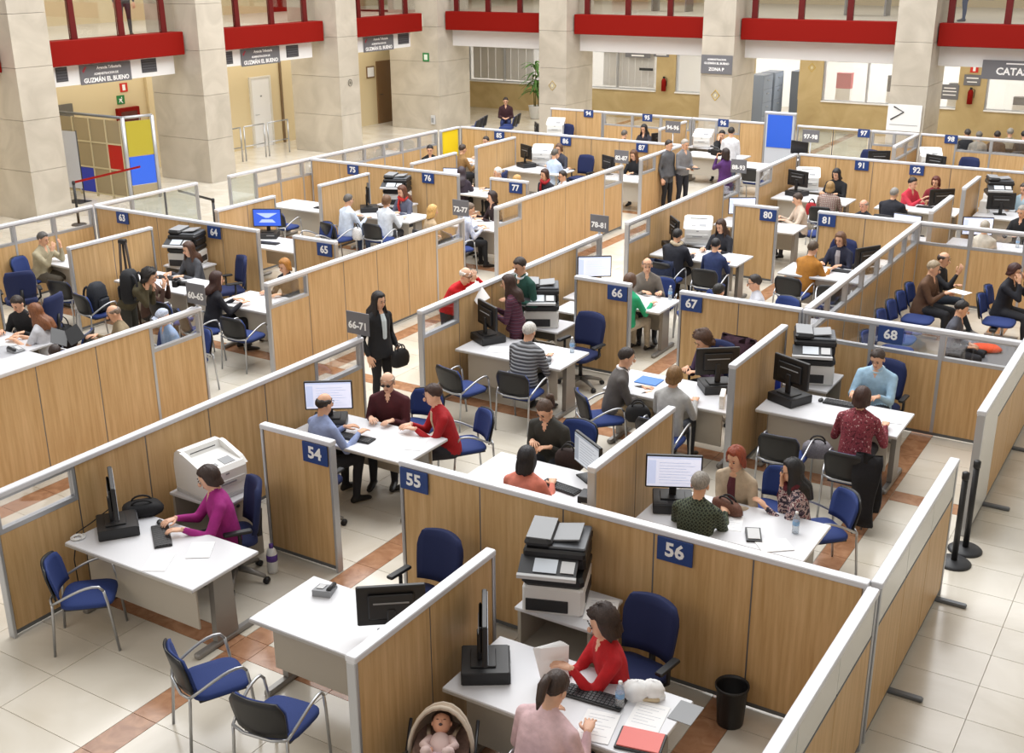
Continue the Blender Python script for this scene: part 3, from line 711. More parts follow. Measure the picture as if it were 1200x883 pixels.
def coat_on_chair(label,x,y,deg,col,z0=.38,z1=.86,hw=.24):
    """garment hung over a chair back: thick folded sheet"""
    t=thing('coat',label,'coat',(x,y,0),R_(deg-90)); m_=mat('coat_'+col,col,.9,noise=.2,nscale=40,bump=.3)
    m=MB(); prof=[]
    n=14
    R=[]
    for i in range(n+1):
        q=i/n
        if q<.5: yy=-.15-.02*math.sin(q*9); zz=z0+(z1-z0)*(q/.5)
        else: yy=-.36+.03*math.sin(q*11); zz=z1-(z1-z0-.0)*((q-.5)/.5)*1.1
        if abs(q-.5)<.08: yy=-.27
        w_=hw+.02*math.sin(q*13)
        R.append([(-w_,yy-.02,zz),(-w_*.4,yy-.035,zz+.01),(w_*.4,yy-.03,zz),(w_,yy-.02,zz+.012),(w_,yy+.02,zz+.012),(w_*.4,yy+.015,zz),(-w_*.4,yy+.012,zz+.01),(-w_,yy+.02,zz)])
    m.rings(R); build('garment',m,m_,t)
# ================================================================ people
def rx(a): c,s=math.cos(a),math.sin(a); return np.array([[1,0,0],[0,c,-s],[0,s,c]])
def rz(a): c,s=math.cos(a),math.sin(a); return np.array([[c,-s,0],[s,c,0],[0,0,1]])
def ry(a): c,s=math.cos(a),math.sin(a); return np.array([[c,0,s],[0,1,0],[-s,0,c]])
V=lambda *a: np.array(a,float)
def nrm(a): return a/(np.linalg.norm(a)+1e-9)
def ik(S,W,l1,l2,pole):
    d=W-S; L=np.linalg.norm(d); L2=min(L,(l1+l2)*.995); W=S+d/L*L2; u=nrm(d)
    a=(l1*l1-l2*l2+L2*L2)/(2*L2); h=math.sqrt(max(0,l1*l1-a*a)); p=pole-u*pole.dot(u)
    return S+u*a+nrm(p)*h, W
def addhand(m,Wp,d,upv,side,curl,mi):
    d=nrm(d); upv=nrm(upv-d*upv.dot(d)); l=np.cross(d,upv)
    M=np.array([l,d,upv]).T
    R=[]
    for (t,hw,ht) in ((-.012,.022,.018),(.01,.030,.017),(.05,.041,.015),(.09,.038,.012),(.1,.03,.008)):
        R.append([tuple(Wp+M@V(hw*math.cos(a),t,ht*math.sin(a))) for a in np.linspace(0,2*PI,10,endpoint=False)])
    m.rings(R,mi)
    for k,(off,ln) in enumerate(((-.029,.068),(-.010,.078),(.010,.073),(.028,.056))):
        off=off*side; p=Wp+M@V(off,.092,0); pts=[p-M@V(0,.02,0)]; a=.15
        pts.append(p)
        for seg in (.45,.32,.23):
            a+=curl; p=p+M@V(off*.12,math.cos(a)*ln*seg,-math.sin(a)*ln*seg); pts.append(p)
        m.tube([tuple(q) for q in pts],[.0095,.0095,.009,.008,.006],6,mi)
    p=Wp+M@V(-side*.022,.02,-.004)
    m.tube([tuple(p),tuple(p+M@V(-side*.03,.03,-.008)),tuple(p+M@V(-side*.042,.062,-.016)),tuple(p+M@V(-side*.036,.085,-.02))],[.013,.0115,.0095,.007],6,mi)
HC={}
def hairmat(c):
    k='hair_'+c
    if k in MATS: return MATS[k]
    m=mat(k,c,.5,noise=.35,nscale=1.0,bump=.55); nt=m.node_tree
    n=[q for q in nt.nodes if q.type=='TEX_NOISE'][0]; tc=[q for q in nt.nodes if q.type=='TEX_COORD'][0]
    mp=nt.nodes.new('ShaderNodeMapping'); mp.inputs['Scale'].default_value=(110,110,16); nt.links.new(tc.outputs['Object'],mp.inputs['Vector']); nt.links.new(mp.outputs[0],n.inputs['Vector'])
    return m
def sstep(a,b,x): t=max(0,min(1,(x-a)/(b-a))); return t*t*(3-2*t)
def hairmesh(kind,L=.0,seed=0,vol=1.0):
    """closed thick shell of hair around the cranium, head coordinates (y forward)"""
    nA=36; C=V(0,-.006,.02); base=V(.0775,.0945,.1005); rows=[]; ph0=seed*1.7
    th={'short':.011,'fringe':.005,'bob':.017,'long':.017,'curly':.030,'pony':.010,'bun':.010,'hood':.016,'cap':.012}[kind]*(1+(vol-1)*5)
    drop={'short':0,'fringe':0,'bob':.10,'long':.27,'curly':.07,'pony':.0,'bun':0,'hood':.12,'cap':0}[kind] if not L else L
    NT=11; NB=7
    for i in range(NT+NB):
        row=[]
        for j in range(nA):
            al=2*PI*j/nA; fr=(1-math.cos(al))/2
            front={'hood':64,'fringe':60,'cap':74}.get(kind,56); side={'cap':78,'short':96}.get(kind,100); back=120 if kind!='cap' else 84
            lim=back+(side-back)*sstep(0,.5,fr) if fr<.5 else side+(front-side)*sstep(.5,.93,fr)
            if kind not in('cap','hood'): lim+=2.5*math.sin(5*al+ph0)+1.8*math.sin(11*al+2*ph0)
            t0=0
            if kind=='fringe': t0=66+3*math.sin(7*al); lim=max(lim,t0+.5); 
            q=min(1,i/(NT-1)); phd=t0+(lim-t0)*q; ph=R_(phd)
            if kind=='fringe' and fr>.70: phd=lim; ph=R_(lim-.2*(1-q))
            hang=max(0,min(1,(.80-fr)/.14)) if drop else 0
            edge=sstep(1.0,.80,q) if True else 1
            edge=max(edge,hang)                         # the shell thins out at the hairline
            if kind=='fringe': edge*=sstep(0,.3,q)
            r_=th*edge
            wav=.35*math.sin(al*9+ph0+phd*.05)+.3*math.sin(al*17-ph0*2+phd*.11)
            if kind=='curly': wav=.8*math.sin(al*7+phd*.16+ph0)*math.cos(phd*.13+al*4)+.5*math.sin(al*13+phd*.21)
            if kind in('hood','cap'): wav*=.25
            n=V(math.sin(ph)*math.sin(al),-math.sin(ph)*math.cos(al),math.cos(ph))
            p=C+base*n+n*r_*(1+.35*wav)+(V(0,-.006,.004)*edge if fr<.6 else 0)
            if i>=NT:
                k=(i-NT+1)/NB; dz=drop*k*hang*(1 if fr<.55 else .85); p=p+V(0,0,-dz)
                down=sstep(-.06,-.17,p[2]) if kind in('long','hood') or drop>.15 else 0
                p=p+V(p[0]*(.10*math.sin(k*PI*.8)+.08*down)*hang,(-.07 if fr<.5 else .05)*down*hang,0)+n*V(1,1,0)*th*.35*wav*hang
                if drop<=.15: p=p*1.0+V(-p[0]*.06*k*hang,0,0)
            row.append(p)
        rows.append(row)
    m=MB(); out=[[tuple(p) for p in r] for r in rows]
    inn=[[tuple(C+(p-C)*V(.86,.86,.90)) if i<NT else tuple(p+V(-p[0]*.22,-(p[1])*.22,0)) for p in r] for i,r in enumerate(rows)]
    m.rings(out+inn[::-1],0,True)
    if kind=='pony':
        m.tube([(0,-.098,.06),(0,-.135,.08),(.005,-.17,.03),(.01,-.165,-.06),(.0,-.15,-.13)],[.018,.032,.036,.028,.006],9)
    if kind=='bun': m.ell((0,-.105,.06),(.04,.035,.04),8)
    if kind=='cap': m.rings([[(x,.085+y,z) for x,y,z in ((-.07,0,.05),(-.045,.055,.045),(.045,.055,.045),(.07,0,.05))],[(x,.085+y,z) for x,y,z in ((-.07,0,.06),(-.045,.055,.053),(.045,.055,.053),(.07,0,.06))]],0,False)
    return m
NP=0
def person(label,x,y,zh,face,pose='sit',lean=8,shirt='888888',trous='2a2c33',skin='d9a98a',hair=('short','2b2019'),
           arms='desk',shoes='1d1b1a',hp=12,hy=0,build_w=1.0,sleeve='long',shirtm=None,extra=(),vox=.018,twist=0,coat=0,legs=None,group='people in the hall',L=0,hvol=1.0,roll=0):
    global NP; NP+=1
    m=MB(); caps=[]
    ln=R_(lean); hz=.53 if pose=='sit' else .93
    hip=V(0,0,hz); Rt=rx(-ln); Ru=rx(-ln*1.25)
    def sp(t):   # point on the spine
        return hip+Rt@V(0,0,min(t,.22))+(Ru@V(0,0,t-.22) if t>.22 else 0)
    W_=build_w
    secs=((-.10,.150,.105),(0,.172,.122),(.10,.168,.122),(.20,.163,.117),(.31,.172,.120),(.40,.180,.105),(.445,.160,.088),(.48,.105,.072),(.51,.066,.062))
    R=[]
    for (t,a,b) in secs:
        c=sp(t); M=Rt if t<.22 else Ru; a*=W_; b*=W_
        R.append([tuple(c+M@V(a*np.sign(math.cos(q))*abs(math.cos(q))**.8,b*math.sin(q),0)) for q in np.linspace(0,2*PI,20,endpoint=False)])
        for s in (1,): caps.append((c+M@V(-(a-b*.9),0,0),c+M@V(a-b*.9,0,0),b,b,(0 if t>.5 else 1) if t>-.02 else 2))
    m.rings(R)
    neck=sp(.47); hpv=R_(hp); Hh=rz(R_(-hy))@rx(-ln*.6-hpv*.75)@ry(R_(roll)); hb=sp(.50)
    hc=hb+rx(-ln*.7-hpv*.25)@V(0,.018,.145)
    m.tube([tuple(neck),tuple(hc+Hh@V(0,-.02,-.06))],[.062,.052],10); caps.append((sp(.495),hc+Hh@V(0,-.02,-.05),.062,.05,0))
    if NP%3 and not(hair and hair[0]=='hood'): caps.append((sp(.49)+Ru@V(0,.06,0),sp(.435)+Ru@V(0,.09,0),.045,.022,0))
    m.ell(tuple(hc+Hh@V(0,-.006,.02)),(.076,.093,.099),12,0,Hh); m.ell(tuple(hc+Hh@V(0,.018,-.052)),(.056,.066,.068),12,0,Hh)
    caps.append((hc+Hh@V(0,0,-.05),hc+Hh@V(0,0,.04),.075,.09,0))
    # arms
    tw=rz(R_(twist))
    A={'desk':[V(.17,.40,.795),V(-.17,.40,.795)],'type':[V(.13,.42,.80),V(-.13,.42,.80)],'lap':[V(.09,.27,.64),V(-.09,.27,.64)],
       'down':[V(.25,.06,.82),V(-.25,.06,.82)],'chin':[V(.06,.24,1.03),V(-.16,.40,.795)],'read':[V(.12,.33,.98),V(-.12,.33,.98)],
       'front':[V(.10,.26,1.02),V(-.10,.26,1.02)],'write':[V(.16,.42,.795),V(-.05,.36,.795)],'cross':[V(-.10,.20,.90),V(.10,.22,.93)],
       'camera':[V(.07,.22,1.50),V(-.07,.26,1.46)]}
    tg=A[arms] if isinstance(arms,str) else [V(*a) for a in arms]
    hands=[]
    for k,s in enumerate((1,-1)):
        S=sp(.405)+Ru@V(s*.172*W_,.005,0); E_,Wp=ik(S,tw@tg[k],.29,.255,V(s*.32,-.30,-.9))
        m.ell(tuple(S),(.058*W_,.058*W_,.058*W_),10); m.tube([tuple(sp(.485)+Ru@V(s*.05,0,0)),tuple(S)],[.05,.055*W_],10); m.tube([tuple(S),tuple(S*.5+E_*.5),tuple(E_)],[.057*W_,.053*W_,.047*W_],10); m.ell(tuple(E_),(.047*W_,)*3,8)
        m.tube([tuple(E_),tuple(E_*.5+Wp*.5),tuple(Wp)],[.046*W_,.042,.029],10); m.ell(tuple(Wp),(.03,.03,.03),8)
        if sleeve=='long': caps.append((sp(.47)+Ru@V(s*.07,0,0),S,.05,.055,1)); caps.append((S,E_,.058*W_,.047*W_,1)); caps.append((E_,E_+(Wp-E_)*.93,.046*W_,.032,1)); caps.append((Wp,Wp+nrm(Wp-E_)*.03,.03,.03,0))
        else: q=S+(E_-S)*.62; caps.append((S,q,.062*W_,.05,1)); caps.append((q+(E_-q)*.1,E_,.05,.047,0)); caps.append((E_,Wp,.046,.03,0))
        hands.append((Wp,Wp-E_,s))
    # legs
    Lg=legs or ([(.12,.44,.50,.12,.46),(-.12,.44,.50,-.12,.42)] if pose=='sit' else [(.10,.03,.50,.11,.0),(-.10,.03,.50,-.11,.03)])
    for s,(kx,ky,kz,ax_,ay_) in zip((1,-1),Lg):
        hj=hip+V(s*.088*W_,0,-.03); kn=V(kx,ky,kz); an=V(ax_,ay_,.09)
        m.tube([tuple(hj),tuple(hj*.5+kn*.5),tuple(kn)],[.092*W_,.082*W_,.062*W_],12); m.ell(tuple(hj),(.092*W_,)*3,8); m.ell(tuple(kn),(.063*W_,)*3,8)
        m.tube([tuple(kn),tuple(kn*.6+an*.4+V(0,-.012,0)),tuple(an)],[.061*W_,.056*W_,.042],12)
        fd=nrm(V(kn[0]-hj[0],max(.15,kn[1]-hj[1]),0)) if pose=='sit' else V(s*.15,1,0)/1.01
        R=[]
        for (t,a,b,zz) in ((-.07,.025,.025,.04),(-.05,.036,.045,.05),(.02,.04,.05,.055),(.10,.046,.035,.04),(.165,.04,.026,.03),(.19,.02,.015,.025)):
            c=V(an[0],an[1],0)+fd*t+V(0,0,zz); lx=np.cross(fd,V(0,0,1)); R.append([tuple(c+lx*a*math.cos(q)+V(0,0,b*math.sin(q)*.9)) for q in np.linspace(0,2*PI,10,endpoint=False)])
        m.rings(R); m.tube([tuple(an),tuple(V(an[0],an[1],.04))],[.042,.04],10)
        caps.append((hj,kn,.09*W_,.062*W_,2)); caps.append((kn,an,.06*W_,.042,2)); caps.append((V(an[0],an[1],.04)-fd*.05,V(an[0],an[1],.03)+fd*.16,.045,.035,3))
    if coat:
        R=[]
        for (t,a,b) in ((.12,.168,.125),(0,.195,.145),(-coat*.5,.205,.155),(-coat,.21,.165)):
            c=hip+V(0,0,t); R.append([tuple(c+V(a*W_*math.cos(q),b*W_*math.sin(q),0)) for q in np.linspace(0,2*PI,20,endpoint=False)])
            caps.append((c+V(-.05,0,0),c+V(.05,0,0),b*W_,b*W_,1))
        m.rings(R)
    me0=m.mesh('tmp_body',[]); o0=bpy.data.objects.new('tmp_body',me0); TMP.collection.objects.link(o0)
    md=o0.modifiers.new('r','REMESH'); md.mode='VOXEL'; md.voxel_size=vox; md.use_smooth_shade=True
    TMP.view_layers[0].update(); dg=TMP.view_layers[0].depsgraph; me=bpy.data.meshes.new_from_object(o0.evaluated_get(dg))
    bpy.data.objects.remove(o0); bpy.data.meshes.remove(me0)
    nv=len(me.vertices); co=np.empty(nv*3,np.float32); me.vertices.foreach_get('co',co); co=co.reshape(-1,3)
    ed=np.empty(len(me.edges)*2,np.int32); me.edges.foreach_get('vertices',ed); ed=ed.reshape(-1,2)
    deg=np.bincount(ed.ravel(),minlength=nv).astype(np.float32)[:,None]
    for it in range(4):
        acc=np.zeros_like(co); np.add.at(acc,ed[:,0],co[ed[:,1]]); np.add.at(acc,ed[:,1],co[ed[:,0]])
        co=co+(acc/np.maximum(deg,1)-co)*(.55 if it%2==0 else -.35 if it<3 else .2)
    nl=len(me.loops); lv=np.empty(nl,np.int32); me.loops.foreach_get('vertex_index',lv)
    npoly=len(me.polygons); ls=np.empty(npoly,np.int32); me.polygons.foreach_get('loop_start',ls); lt=np.empty(npoly,np.int32); me.polygons.foreach_get('loop_total',lt)
    ctr=np.add.reduceat(co[lv],ls,axis=0)/lt[:,None]
    best=np.full(npoly,1e9); mi=np.zeros(npoly,np.int32)
    for (a,b,ra,rb,k) in caps:
        d=(b-a).astype(np.float32); q=np.clip(((ctr-a)@d)/max(1e-9,d@d),0,1); dist=np.linalg.norm(ctr-(a+q[:,None]*d),axis=1)-(ra+(rb-ra)*q)
        w_=dist<best; best[w_]=dist[w_]; mi[w_]=k
    fm=MB(); b0=0
    faces=[list(lv[s:s+t]) for s,t in zip(ls,lt)]
    fm.v=[tuple(p) for p in co]; fm.f=faces; fm.m=list(mi); fm.sm=[True]*npoly
    bpy.data.meshes.remove(me)
    hd=lambda *p: tuple(hc+Hh@V(*p))
    fm.ell(hd(0,.100,-.018),(.0135,.018,.024),7,0,Hh)
    for s in (-1,1):
        fm.ell(hd(s*.078,-.008,-.008),(.010,.021,.031),7,0,Hh); fm.ell(hd(s*.031,.0865,.010),(.0125,.006,.0065),6,4,Hh); fm.ell(hd(s*.031,.091,.033),(.018,.006,.0045),6,5,Hh)
    fm.ell(hd(0,.079,-.060),(.022,.007,.0065),6,6,Hh)
    hcur={'down':.35,'camera':.7}.get(arms if isinstance(arms,str) else '',.22)
    for (Wp,d,s) in hands: 
        dd=nrm(d); 
        if tg[0][2]<.83 and pose=='sit': dd=nrm(V(dd[0],dd[1],dd[2]*.15))
        addhand(fm,Wp,dd,V(0,0,1) if abs(dd[2])<.85 else V(0,1,0)*1.0+V(s*.6,0,0),s,hcur,0)
    zc=hc[2]; sc_=min(1.12,max(.85,zh/zc))
    th=R_(face)-PI/2; off=rz(th)@hc*sc_
    hk=hair[1] if hair else '3a2a20'
    mats=[mat('skin_'+skin,skin,.55,noise=.06,nscale=15),shirtm or mat('cloth_'+shirt,shirt,.85,noise=.13,nscale=13,bump=.9),mat('cloth_'+trous,trous,.85,noise=.10,nscale=25,bump=.3),mat('shoe_'+shoes,shoes,.5),
          mat('eye_dark','241a16',.3),hairmat(hk),mat('lips_'+skin,{'d9a98a':'b06a5c'}.get(skin,'a05e50'),.5)]
    body=fm.mesh('person',mats)
    o=ob('person',body,None,(x-off[0],y-off[1],0),th); o.scale=(sc_,)*3; tag(o,label,'person',group)
    M4=Matrix([[*Hh[i],hc[i]] for i in range(3)]+[[0,0,0,1]])
    if hair and hair[0]!='none':
        key=(hair[0],L,NP%4,hvol)
        hm=hairmesh(hair[0],L,NP%4,hvol).mesh('hair',hairmat(hk)); h=ob('hair' if hair[0] not in('hood','cap') else {'hood':'head_covering','cap':'cap'}[hair[0]],hm,o); h.matrix_local=M4
    for e in extra:
        k=e[0]
        if k=='glasses':
            g=MB()
            for s in (-1,1):
                g.tube([(s*.032+.022*math.cos(a),.098,.008+.016*math.sin(a)) for a in np.linspace(0,2*PI,12)],.0028,5); g.tube([(s*.054,.096,.012),(s*.08,.0,.015)],.0028,5)
            g.tube([(-.011,.1,.012),(.011,.1,.012)],.0028,5)
            q=build('glasses',g,BLACKP,o); q.matrix_local=M4
            if len(e)>1:
                g2=MB()
                for s in (-1,1): g2.ell((s*.032,.098,.008),(.022,.003,.016),8)
                q2=build('dark_lenses',g2,BLACKP,o); q2.matrix_local=M4
        elif k=='scarf':
            g=MB(); c=sp(.50)
            g.tube([tuple(c+Ru@V(.085*math.cos(a),.085*math.sin(a)+.01,.01+.02*math.sin(2*a))) for a in np.linspace(0,2*PI,16)],.035,8)
            g.tube([tuple(c+Ru@V(.03,.10,0)),tuple(sp(.38)+Ru@V(.04,.145,0)),tuple(sp(.22)+Ru@V(.03,.135,0))],[.03,.035,.03],8,flat=.5)
            build('scarf',g,mat('scarf_'+e[1],e[1],.9,noise=.2,nscale=30),o)
        elif k=='collar':
            g=MB(); c=sp(.495)
            g.tube([tuple(c+Ru@V(.072*math.cos(a),.068*math.sin(a),.015-.03*max(0,math.sin(a)))) for a in np.linspace(0,2*PI,16)],.018,6)
            build('collar',g,mat('collar_'+e[1],e[1],.8),o)
        elif k=='shirtfront':
            g=MB(); R=[]
            for t,w_ in ((.47,.035),(.38,.045),(.25,.04),(.12,.035)):
                c=sp(t)+(Ru if t>.22 else Rt)@V(0,{.47:.08,.38:.113,.25:.119,.12:.117}[t]*W_,0); R.append([tuple(c+V(-w_,0,0)),tuple(c+V(0,.012,0)),tuple(c+V(w_,0,0)),tuple(c+V(0,-.02,0))])
            g.rings(R,0,False); build('shirt_front',g,mat('collar_'+e[1],e[1],.8),o)
    return o,sc_
# ================================================================ things along the facades
def wthing(name,label,cat,loc=(0,0,0),rotz=0): return thing(name,label,cat,loc,rotz)
# left bay 1: glass lobby with coloured panes
t=thing('glass_lobby','steel and glass lobby with blue, red and yellow panes between the left columns','lobby')
GP=glassm('lobby_glass',tint='d9d2c0',refl=.06,haze=.55,hazecol='b9ab8c')
COLP={'b':mat('pane_blue','2038b8',.35),'r':mat('pane_red','b4140c',.35),'y':mat('pane_yellow','a99c30',.4),'B':mat('pane_bright_blue','2f62da',.35)}
Yp=19.5; xs_=[-25.75,-25.12,-24.5,-23.9,-23.35]
zs_=[.08,.74,1.38,1.98]
lay={(0,0):'',(1,0):'b',(3,1):'r'}
for i in range(4):
    for k in range(3):
        c=lay.get((i,k),''); build('pane',MB().bx(xs_[i]+.02,xs_[i+1]-.02,Yp-.01,Yp+.01,zs_[k]+.02,zs_[k+1]-.02),COLP[c] if c else GP,t)
for x in xs_: build('mullion',MB().bx(x-.018,x+.018,Yp-.025,Yp+.025,0,1.98),mat('lobby_frame','c7bb98',.5),t)
for z in zs_[:-1]: build('transom',MB().bx(xs_[0],xs_[-1],Yp-.024,Yp+.024,z-.018,z+.018),mat('lobby_frame','c7bb98',.5),t)
build('head_bar',MB().tube([(-26.3,Yp,2.05),(-23.25,Yp,2.05)],.035,8),ALUD,t)
for (x,y) in ((-23.25,Yp),(-23.05,20.25)): build('steel_post',MB().tube([(x,y,0),(x,y,2.05)],.05,10),ALU,t)
build('side_bar',MB().tube([(-23.25,Yp,2.05),(-23.05,20.25,2.05)],.035,8),ALU,t)
sd=nrm(V(.2,.75,0))
for z0,z1,c in ((.08,.36,''),(.38,1.08,'B'),(1.1,1.95,'y')):
    o=build('pane',MB().bx(.06,.72,-.012,.012,z0,z1),COLP[c] if c else GP,t,(-23.25,Yp,0),math.atan2(.75,.2))
t=thing('whiteboard','white board in a dark frame standing in front of the glass lobby','board',(-24.35,18.75,0),R_(8)); build('board',MB().bx(-.22,.22,-.012,.012,.35,1.75),mat('board_pale','c9cdd6',.4),t)
build('frame',MB().tube([(-.23,0,0),(-.23,0,1.77),(.23,0,1.77),(.23,0,0)],.015,6),DARKP,t); build('foot',MB().bx(-.26,.26,-.2,.2,0,.02),DARKP,t)
def stanch(label,x,y,belt=None,col=RED):
    t=thing('belt_post',label,'barrier post',(x,y,0),0,'belt barrier posts')
    build('base',MB().lathe([(.17,0),(.17,.012),(.15,.03),(.03,.045)],24),DARKP,t); build('post',MB().tube([(0,0,.04),(0,0,.93)],.03,12),BLACKP,t); build('belt_head',MB().lathe([(.034,.93),(.036,.94),(.036,1.0),(.02,1.01)],12),BLACKP,t)
    if belt: build('belt',MB().bx(0,1,-.003,.003,0,.05),col,t).matrix_local=Matrix.Translation((0,0,.95))@Matrix.Rotation(math.atan2(belt[1],belt[0]),4,'Z')@Matrix.Diagonal((math.hypot(*belt),1,1,1))
    return t
stanch('black belt post with a red belt in front of the white board',-22.15,17.0,(-.3,2.2)); stanch('black belt post with a dark belt at the outer partition gap',-17.95,17.15,(-1.4,.35),DARKP)
stanch('black belt post standing nearer the camera in the right-hand gap',-1.66,11.08); stanch('black belt post standing farther in the right-hand gap',-1.62,11.42)
flat('door_leaf','dark grey door behind the glass lobby','door',LEFTW+.004,LEFTW+.06,19.6,20.6,0,2.1,mat('door_grey','6a665e',.5))
t=thing('fire_cabinet','red fire hose cabinet behind the glass lobby','cabinet',(LEFTW,22.4,0)); build('box',MB().bx(0,.12,-.38,.38,1.15,1.8,0,.01),RED,t); build('window',MB().bx(.12,.125,-.28,.28,1.25,1.7),mat('cab_glass','5b2a20',.2),t); build('handle',MB().bx(.12,.14,.3,.33,1.4,1.55),CHROME,t)
def exitsign(label,x,y,z,red=False):
    t=thing('safety_sign',label,'sign',(x,y,z)); build('plate',MB().bx(0,.015,-.13,.13,-.12,.12),mat('sign_exit_'+str(red),'c8281c' if red else '1c7a3c',.5),t)
    m=MB(); 
    if red: m.bx(.015,.018,-.05,.05,-.08,.08)
    else: m.ell((.017,.03,.06),(.003,.02,.02),6).add([(.018,-.07,.03),(.018,.05,.03),(.018,.02,-.02),(.018,.07,-.09),(.018,.03,-.09),(.018,-.02,-.03),(.018,-.08,-.09),(.018,-.05,-.01)],[(0,1,2,3,4,5,6,7)])
    build('pictogram',m,SIGNW,t)
exitsign('green running-man exit sign on the wall behind the lobby',LEFTW,22.25,2.02); exitsign('red fire equipment sign above the exit sign behind the lobby',LEFTW,22.4,2.34,True)
flat('wall_pipe','pale vertical duct on the wall right of the glass lobby','pipe',LEFTW,LEFTW+.1,23.15,23.42,0,2.85,WALLC)
# left bay 2
t=thing('door_1',None,None,(LEFTW,27.73,0)); t['kind']='structure'; t['label']='white door with a lever handle in the left wall'
lf=build('leaf',MB().bx(0,.05,-.40,.40,0,2.12,0,.004),WALLW,t); build('frame',MB().bx(0,.07,-.47,-.40,0,2.18).bx(0,.07,.40,.47,0,2.18).bx(0,.07,-.40,.40,2.12,2.18),mat('frame_white','d9d5cc',.6),t); build('handle',MB().tube([(.05,-.3,1.02),(.1,-.3,1.02),(.1,-.18,1.02)],.012,6),CHROME,t); build('door_number',MB().bx(.05,.053,-.04,.04,1.55,1.6),GREYP,t)
flat('wall_pipe','thin brown pipe right of the white door','pipe',LEFTW,LEFTW+.06,28.66,28.74,0,2.85,mat('pipe_brown','7a6448',.5))
for k,(y0,y1,l) in enumerate(((23.9,25.2,'low steel gate rail before the white door, left one'),(25.35,26.2,'low steel gate rail before the white door, middle one'),(26.35,27.25,'low steel gate rail before the white door, right one'))):
    t=thing('gate_rail',l,'railing',(-24.97,0,0),0,'steel gate rails')
    for y in (y0,y1): build('post',MB().tube([(0,y,0),(0,y,1.0)],.022,8),CHROME,t)
    build('top_bar',MB().tube([(0,y0,1.0),(0,y1,1.0)],.02,8),CHROME,t); build('low_bar',MB().tube([(0,y0,.42),(0,y1,.42)],.016,8),CHROME,t)
# left bay 3
t=thing('door_2',None,None,(LEFTW,34.1,0)); t['kind']='structure'; t['label']='brown door at the end of the left wall'
build('leaf',MB().bx(0,.05,-.42,.42,0,2.18,0,.004),mat('door_brown','7d5f3f',.5),t); build('handle',MB().tube([(.05,-.3,1.02),(.1,-.3,1.02),(.1,-.18,1.02)],.012,6),DARKP,t)
t=thing('framed_notice','framed notice left of the brown door','picture',(LEFTW,33.35,1.84)); build('frame',MB().bx(0,.03,-.22,.22,-.2,.2),mat('frame_wood','7a5c3c',.5),t); build('notice',MB().bx(.03,.034,-.18,.18,-.16,.16),PAPER,t)
t=thing('safety_sign','green exit sign on the corner pier','sign',(-24.0,33.29,2.45)); build('plate',MB().bx(-.13,.13,-.012,0,-.14,.14),mat('sign_exit_False','1c7a3c',.5),t); build('pictogram',MB().bx(-.07,.07,-.016,-.012,-.09,.09),mat('picto','dfe8df',.5),t)
t=thing('wall_box','small grey box low on the corner pier','box',(-23.75,33.28,.35)); build('case',MB().bx(-.08,.08,-.06,0,-.14,.16,0,.01),LGREYP,t); build('grille',MB().bx(-.05,.05,-.064,-.058,-.08,.08),GREYP,t)
# potted palm
t=thing('potted_palm','tall green palm in a white pot beside the emblem column','plant',(-22.2,37.6,0))
build('pot',MB().lathe([(.16,0),(.2,.02),(.26,.45),(.28,.47),(.25,.47),(.2,.40)],18),WHITEP,t); build('soil',MB().lathe([(.001,.40),(.22,.41)],14),mat('soil','3a2c20',.9),t)
for k,(dx,dy) in enumerate(((0,0),(.08,.05),(-.07,.03))): build('stem',MB().tube([(dx,dy,.4),(dx*1.6,dy*1.6,1.2),(dx*2.2,dy*2,1.9-.2*k)],[.022,.018,.012],6),mat('stem','7c7440',.8),t)
rnd=random.Random(3); LEAF=mat('palm_leaf','4f7a34',.6,noise=.3,nscale=6)
for k in range(46):
    a=rnd.uniform(0,2*PI); z0=rnd.uniform(.9,1.95); ln=rnd.uniform(.45,.75); el=rnd.uniform(.1,1.1); c,s=math.cos(a),math.sin(a)
    R=[]
    for i in range(6):
        q=i/5; r=ln*q*math.cos(el*(1-q*.4)); z=z0+ln*q*math.sin(el)-ln*.75*q*q; w_=.055*math.sin(PI*min(1,.12+q*.85))+.004
        R.append([(c*r-s*w_,s*r+c*w_,z),(c*r,s*r,z+.012),(c*r+s*w_,s*r-c*w_,z),(c*r,s*r,z-.006)])
    build('leaf',MB().rings(R,0,True),LEAF,t)
# far bay 2
def ext(label,x,y,z):
    t=thing('fire_extinguisher',label,'extinguisher',(x,y,z),0,'wall extinguishers'); build('cylinder',MB().lathe([(.02,-.25),(.085,-.24),(.085,.12),(.06,.18),(.03,.21)],14,0,(0,-.1,0)),RED,t); build('valve',MB().bx(-.03,.03,-.13,-.07,.2,.27),BLACKP,t); build('hose',MB().tube([(.03,-.1,.24),(.12,-.1,.2),(.11,-.1,-.05)],.012,6),BLACKP,t); build('bracket',MB().bx(-.06,.06,-.02,0,-.1,.1),BLACKP,t)
ext('red fire extinguisher on the pier right of the pale office window',-17.85,FARW,1.3); ext('red fire extinguisher on the pier right of the arrow sign column',-7.33,FARW,1.45)
def fsign(label,x,z,w_,h,lines,y=FARW,m_=SIGNG):
    t=thing('wall_sign',label,'sign',(x,y-.02,z)); plate(t,'plate',w_,h,m_,(0,0,0),'-y',lines); return t
fsign('small brown hanging sign in the extinguisher bay, left one',-18.95,2.27,1.0,.18,[('#.5',.05,-.02)]); fsign('small blue-grey hanging sign in the extinguisher bay, right one',-18.02,2.31,.6,.14,[('#.4',.03,0)])
fsign('dark screen bar below the hanging signs in the extinguisher bay',-18.6,1.78,.55,.09,[],m_=DARKP)
fsign('grey sign reading zona P on the stone column',-13.43,2.64,.98,.54,[('ADMINISTRACION',.07,.14),('GUZMÁN EL BUENO',.085,.03),('ZONA P',.13,-.14)],33.29)
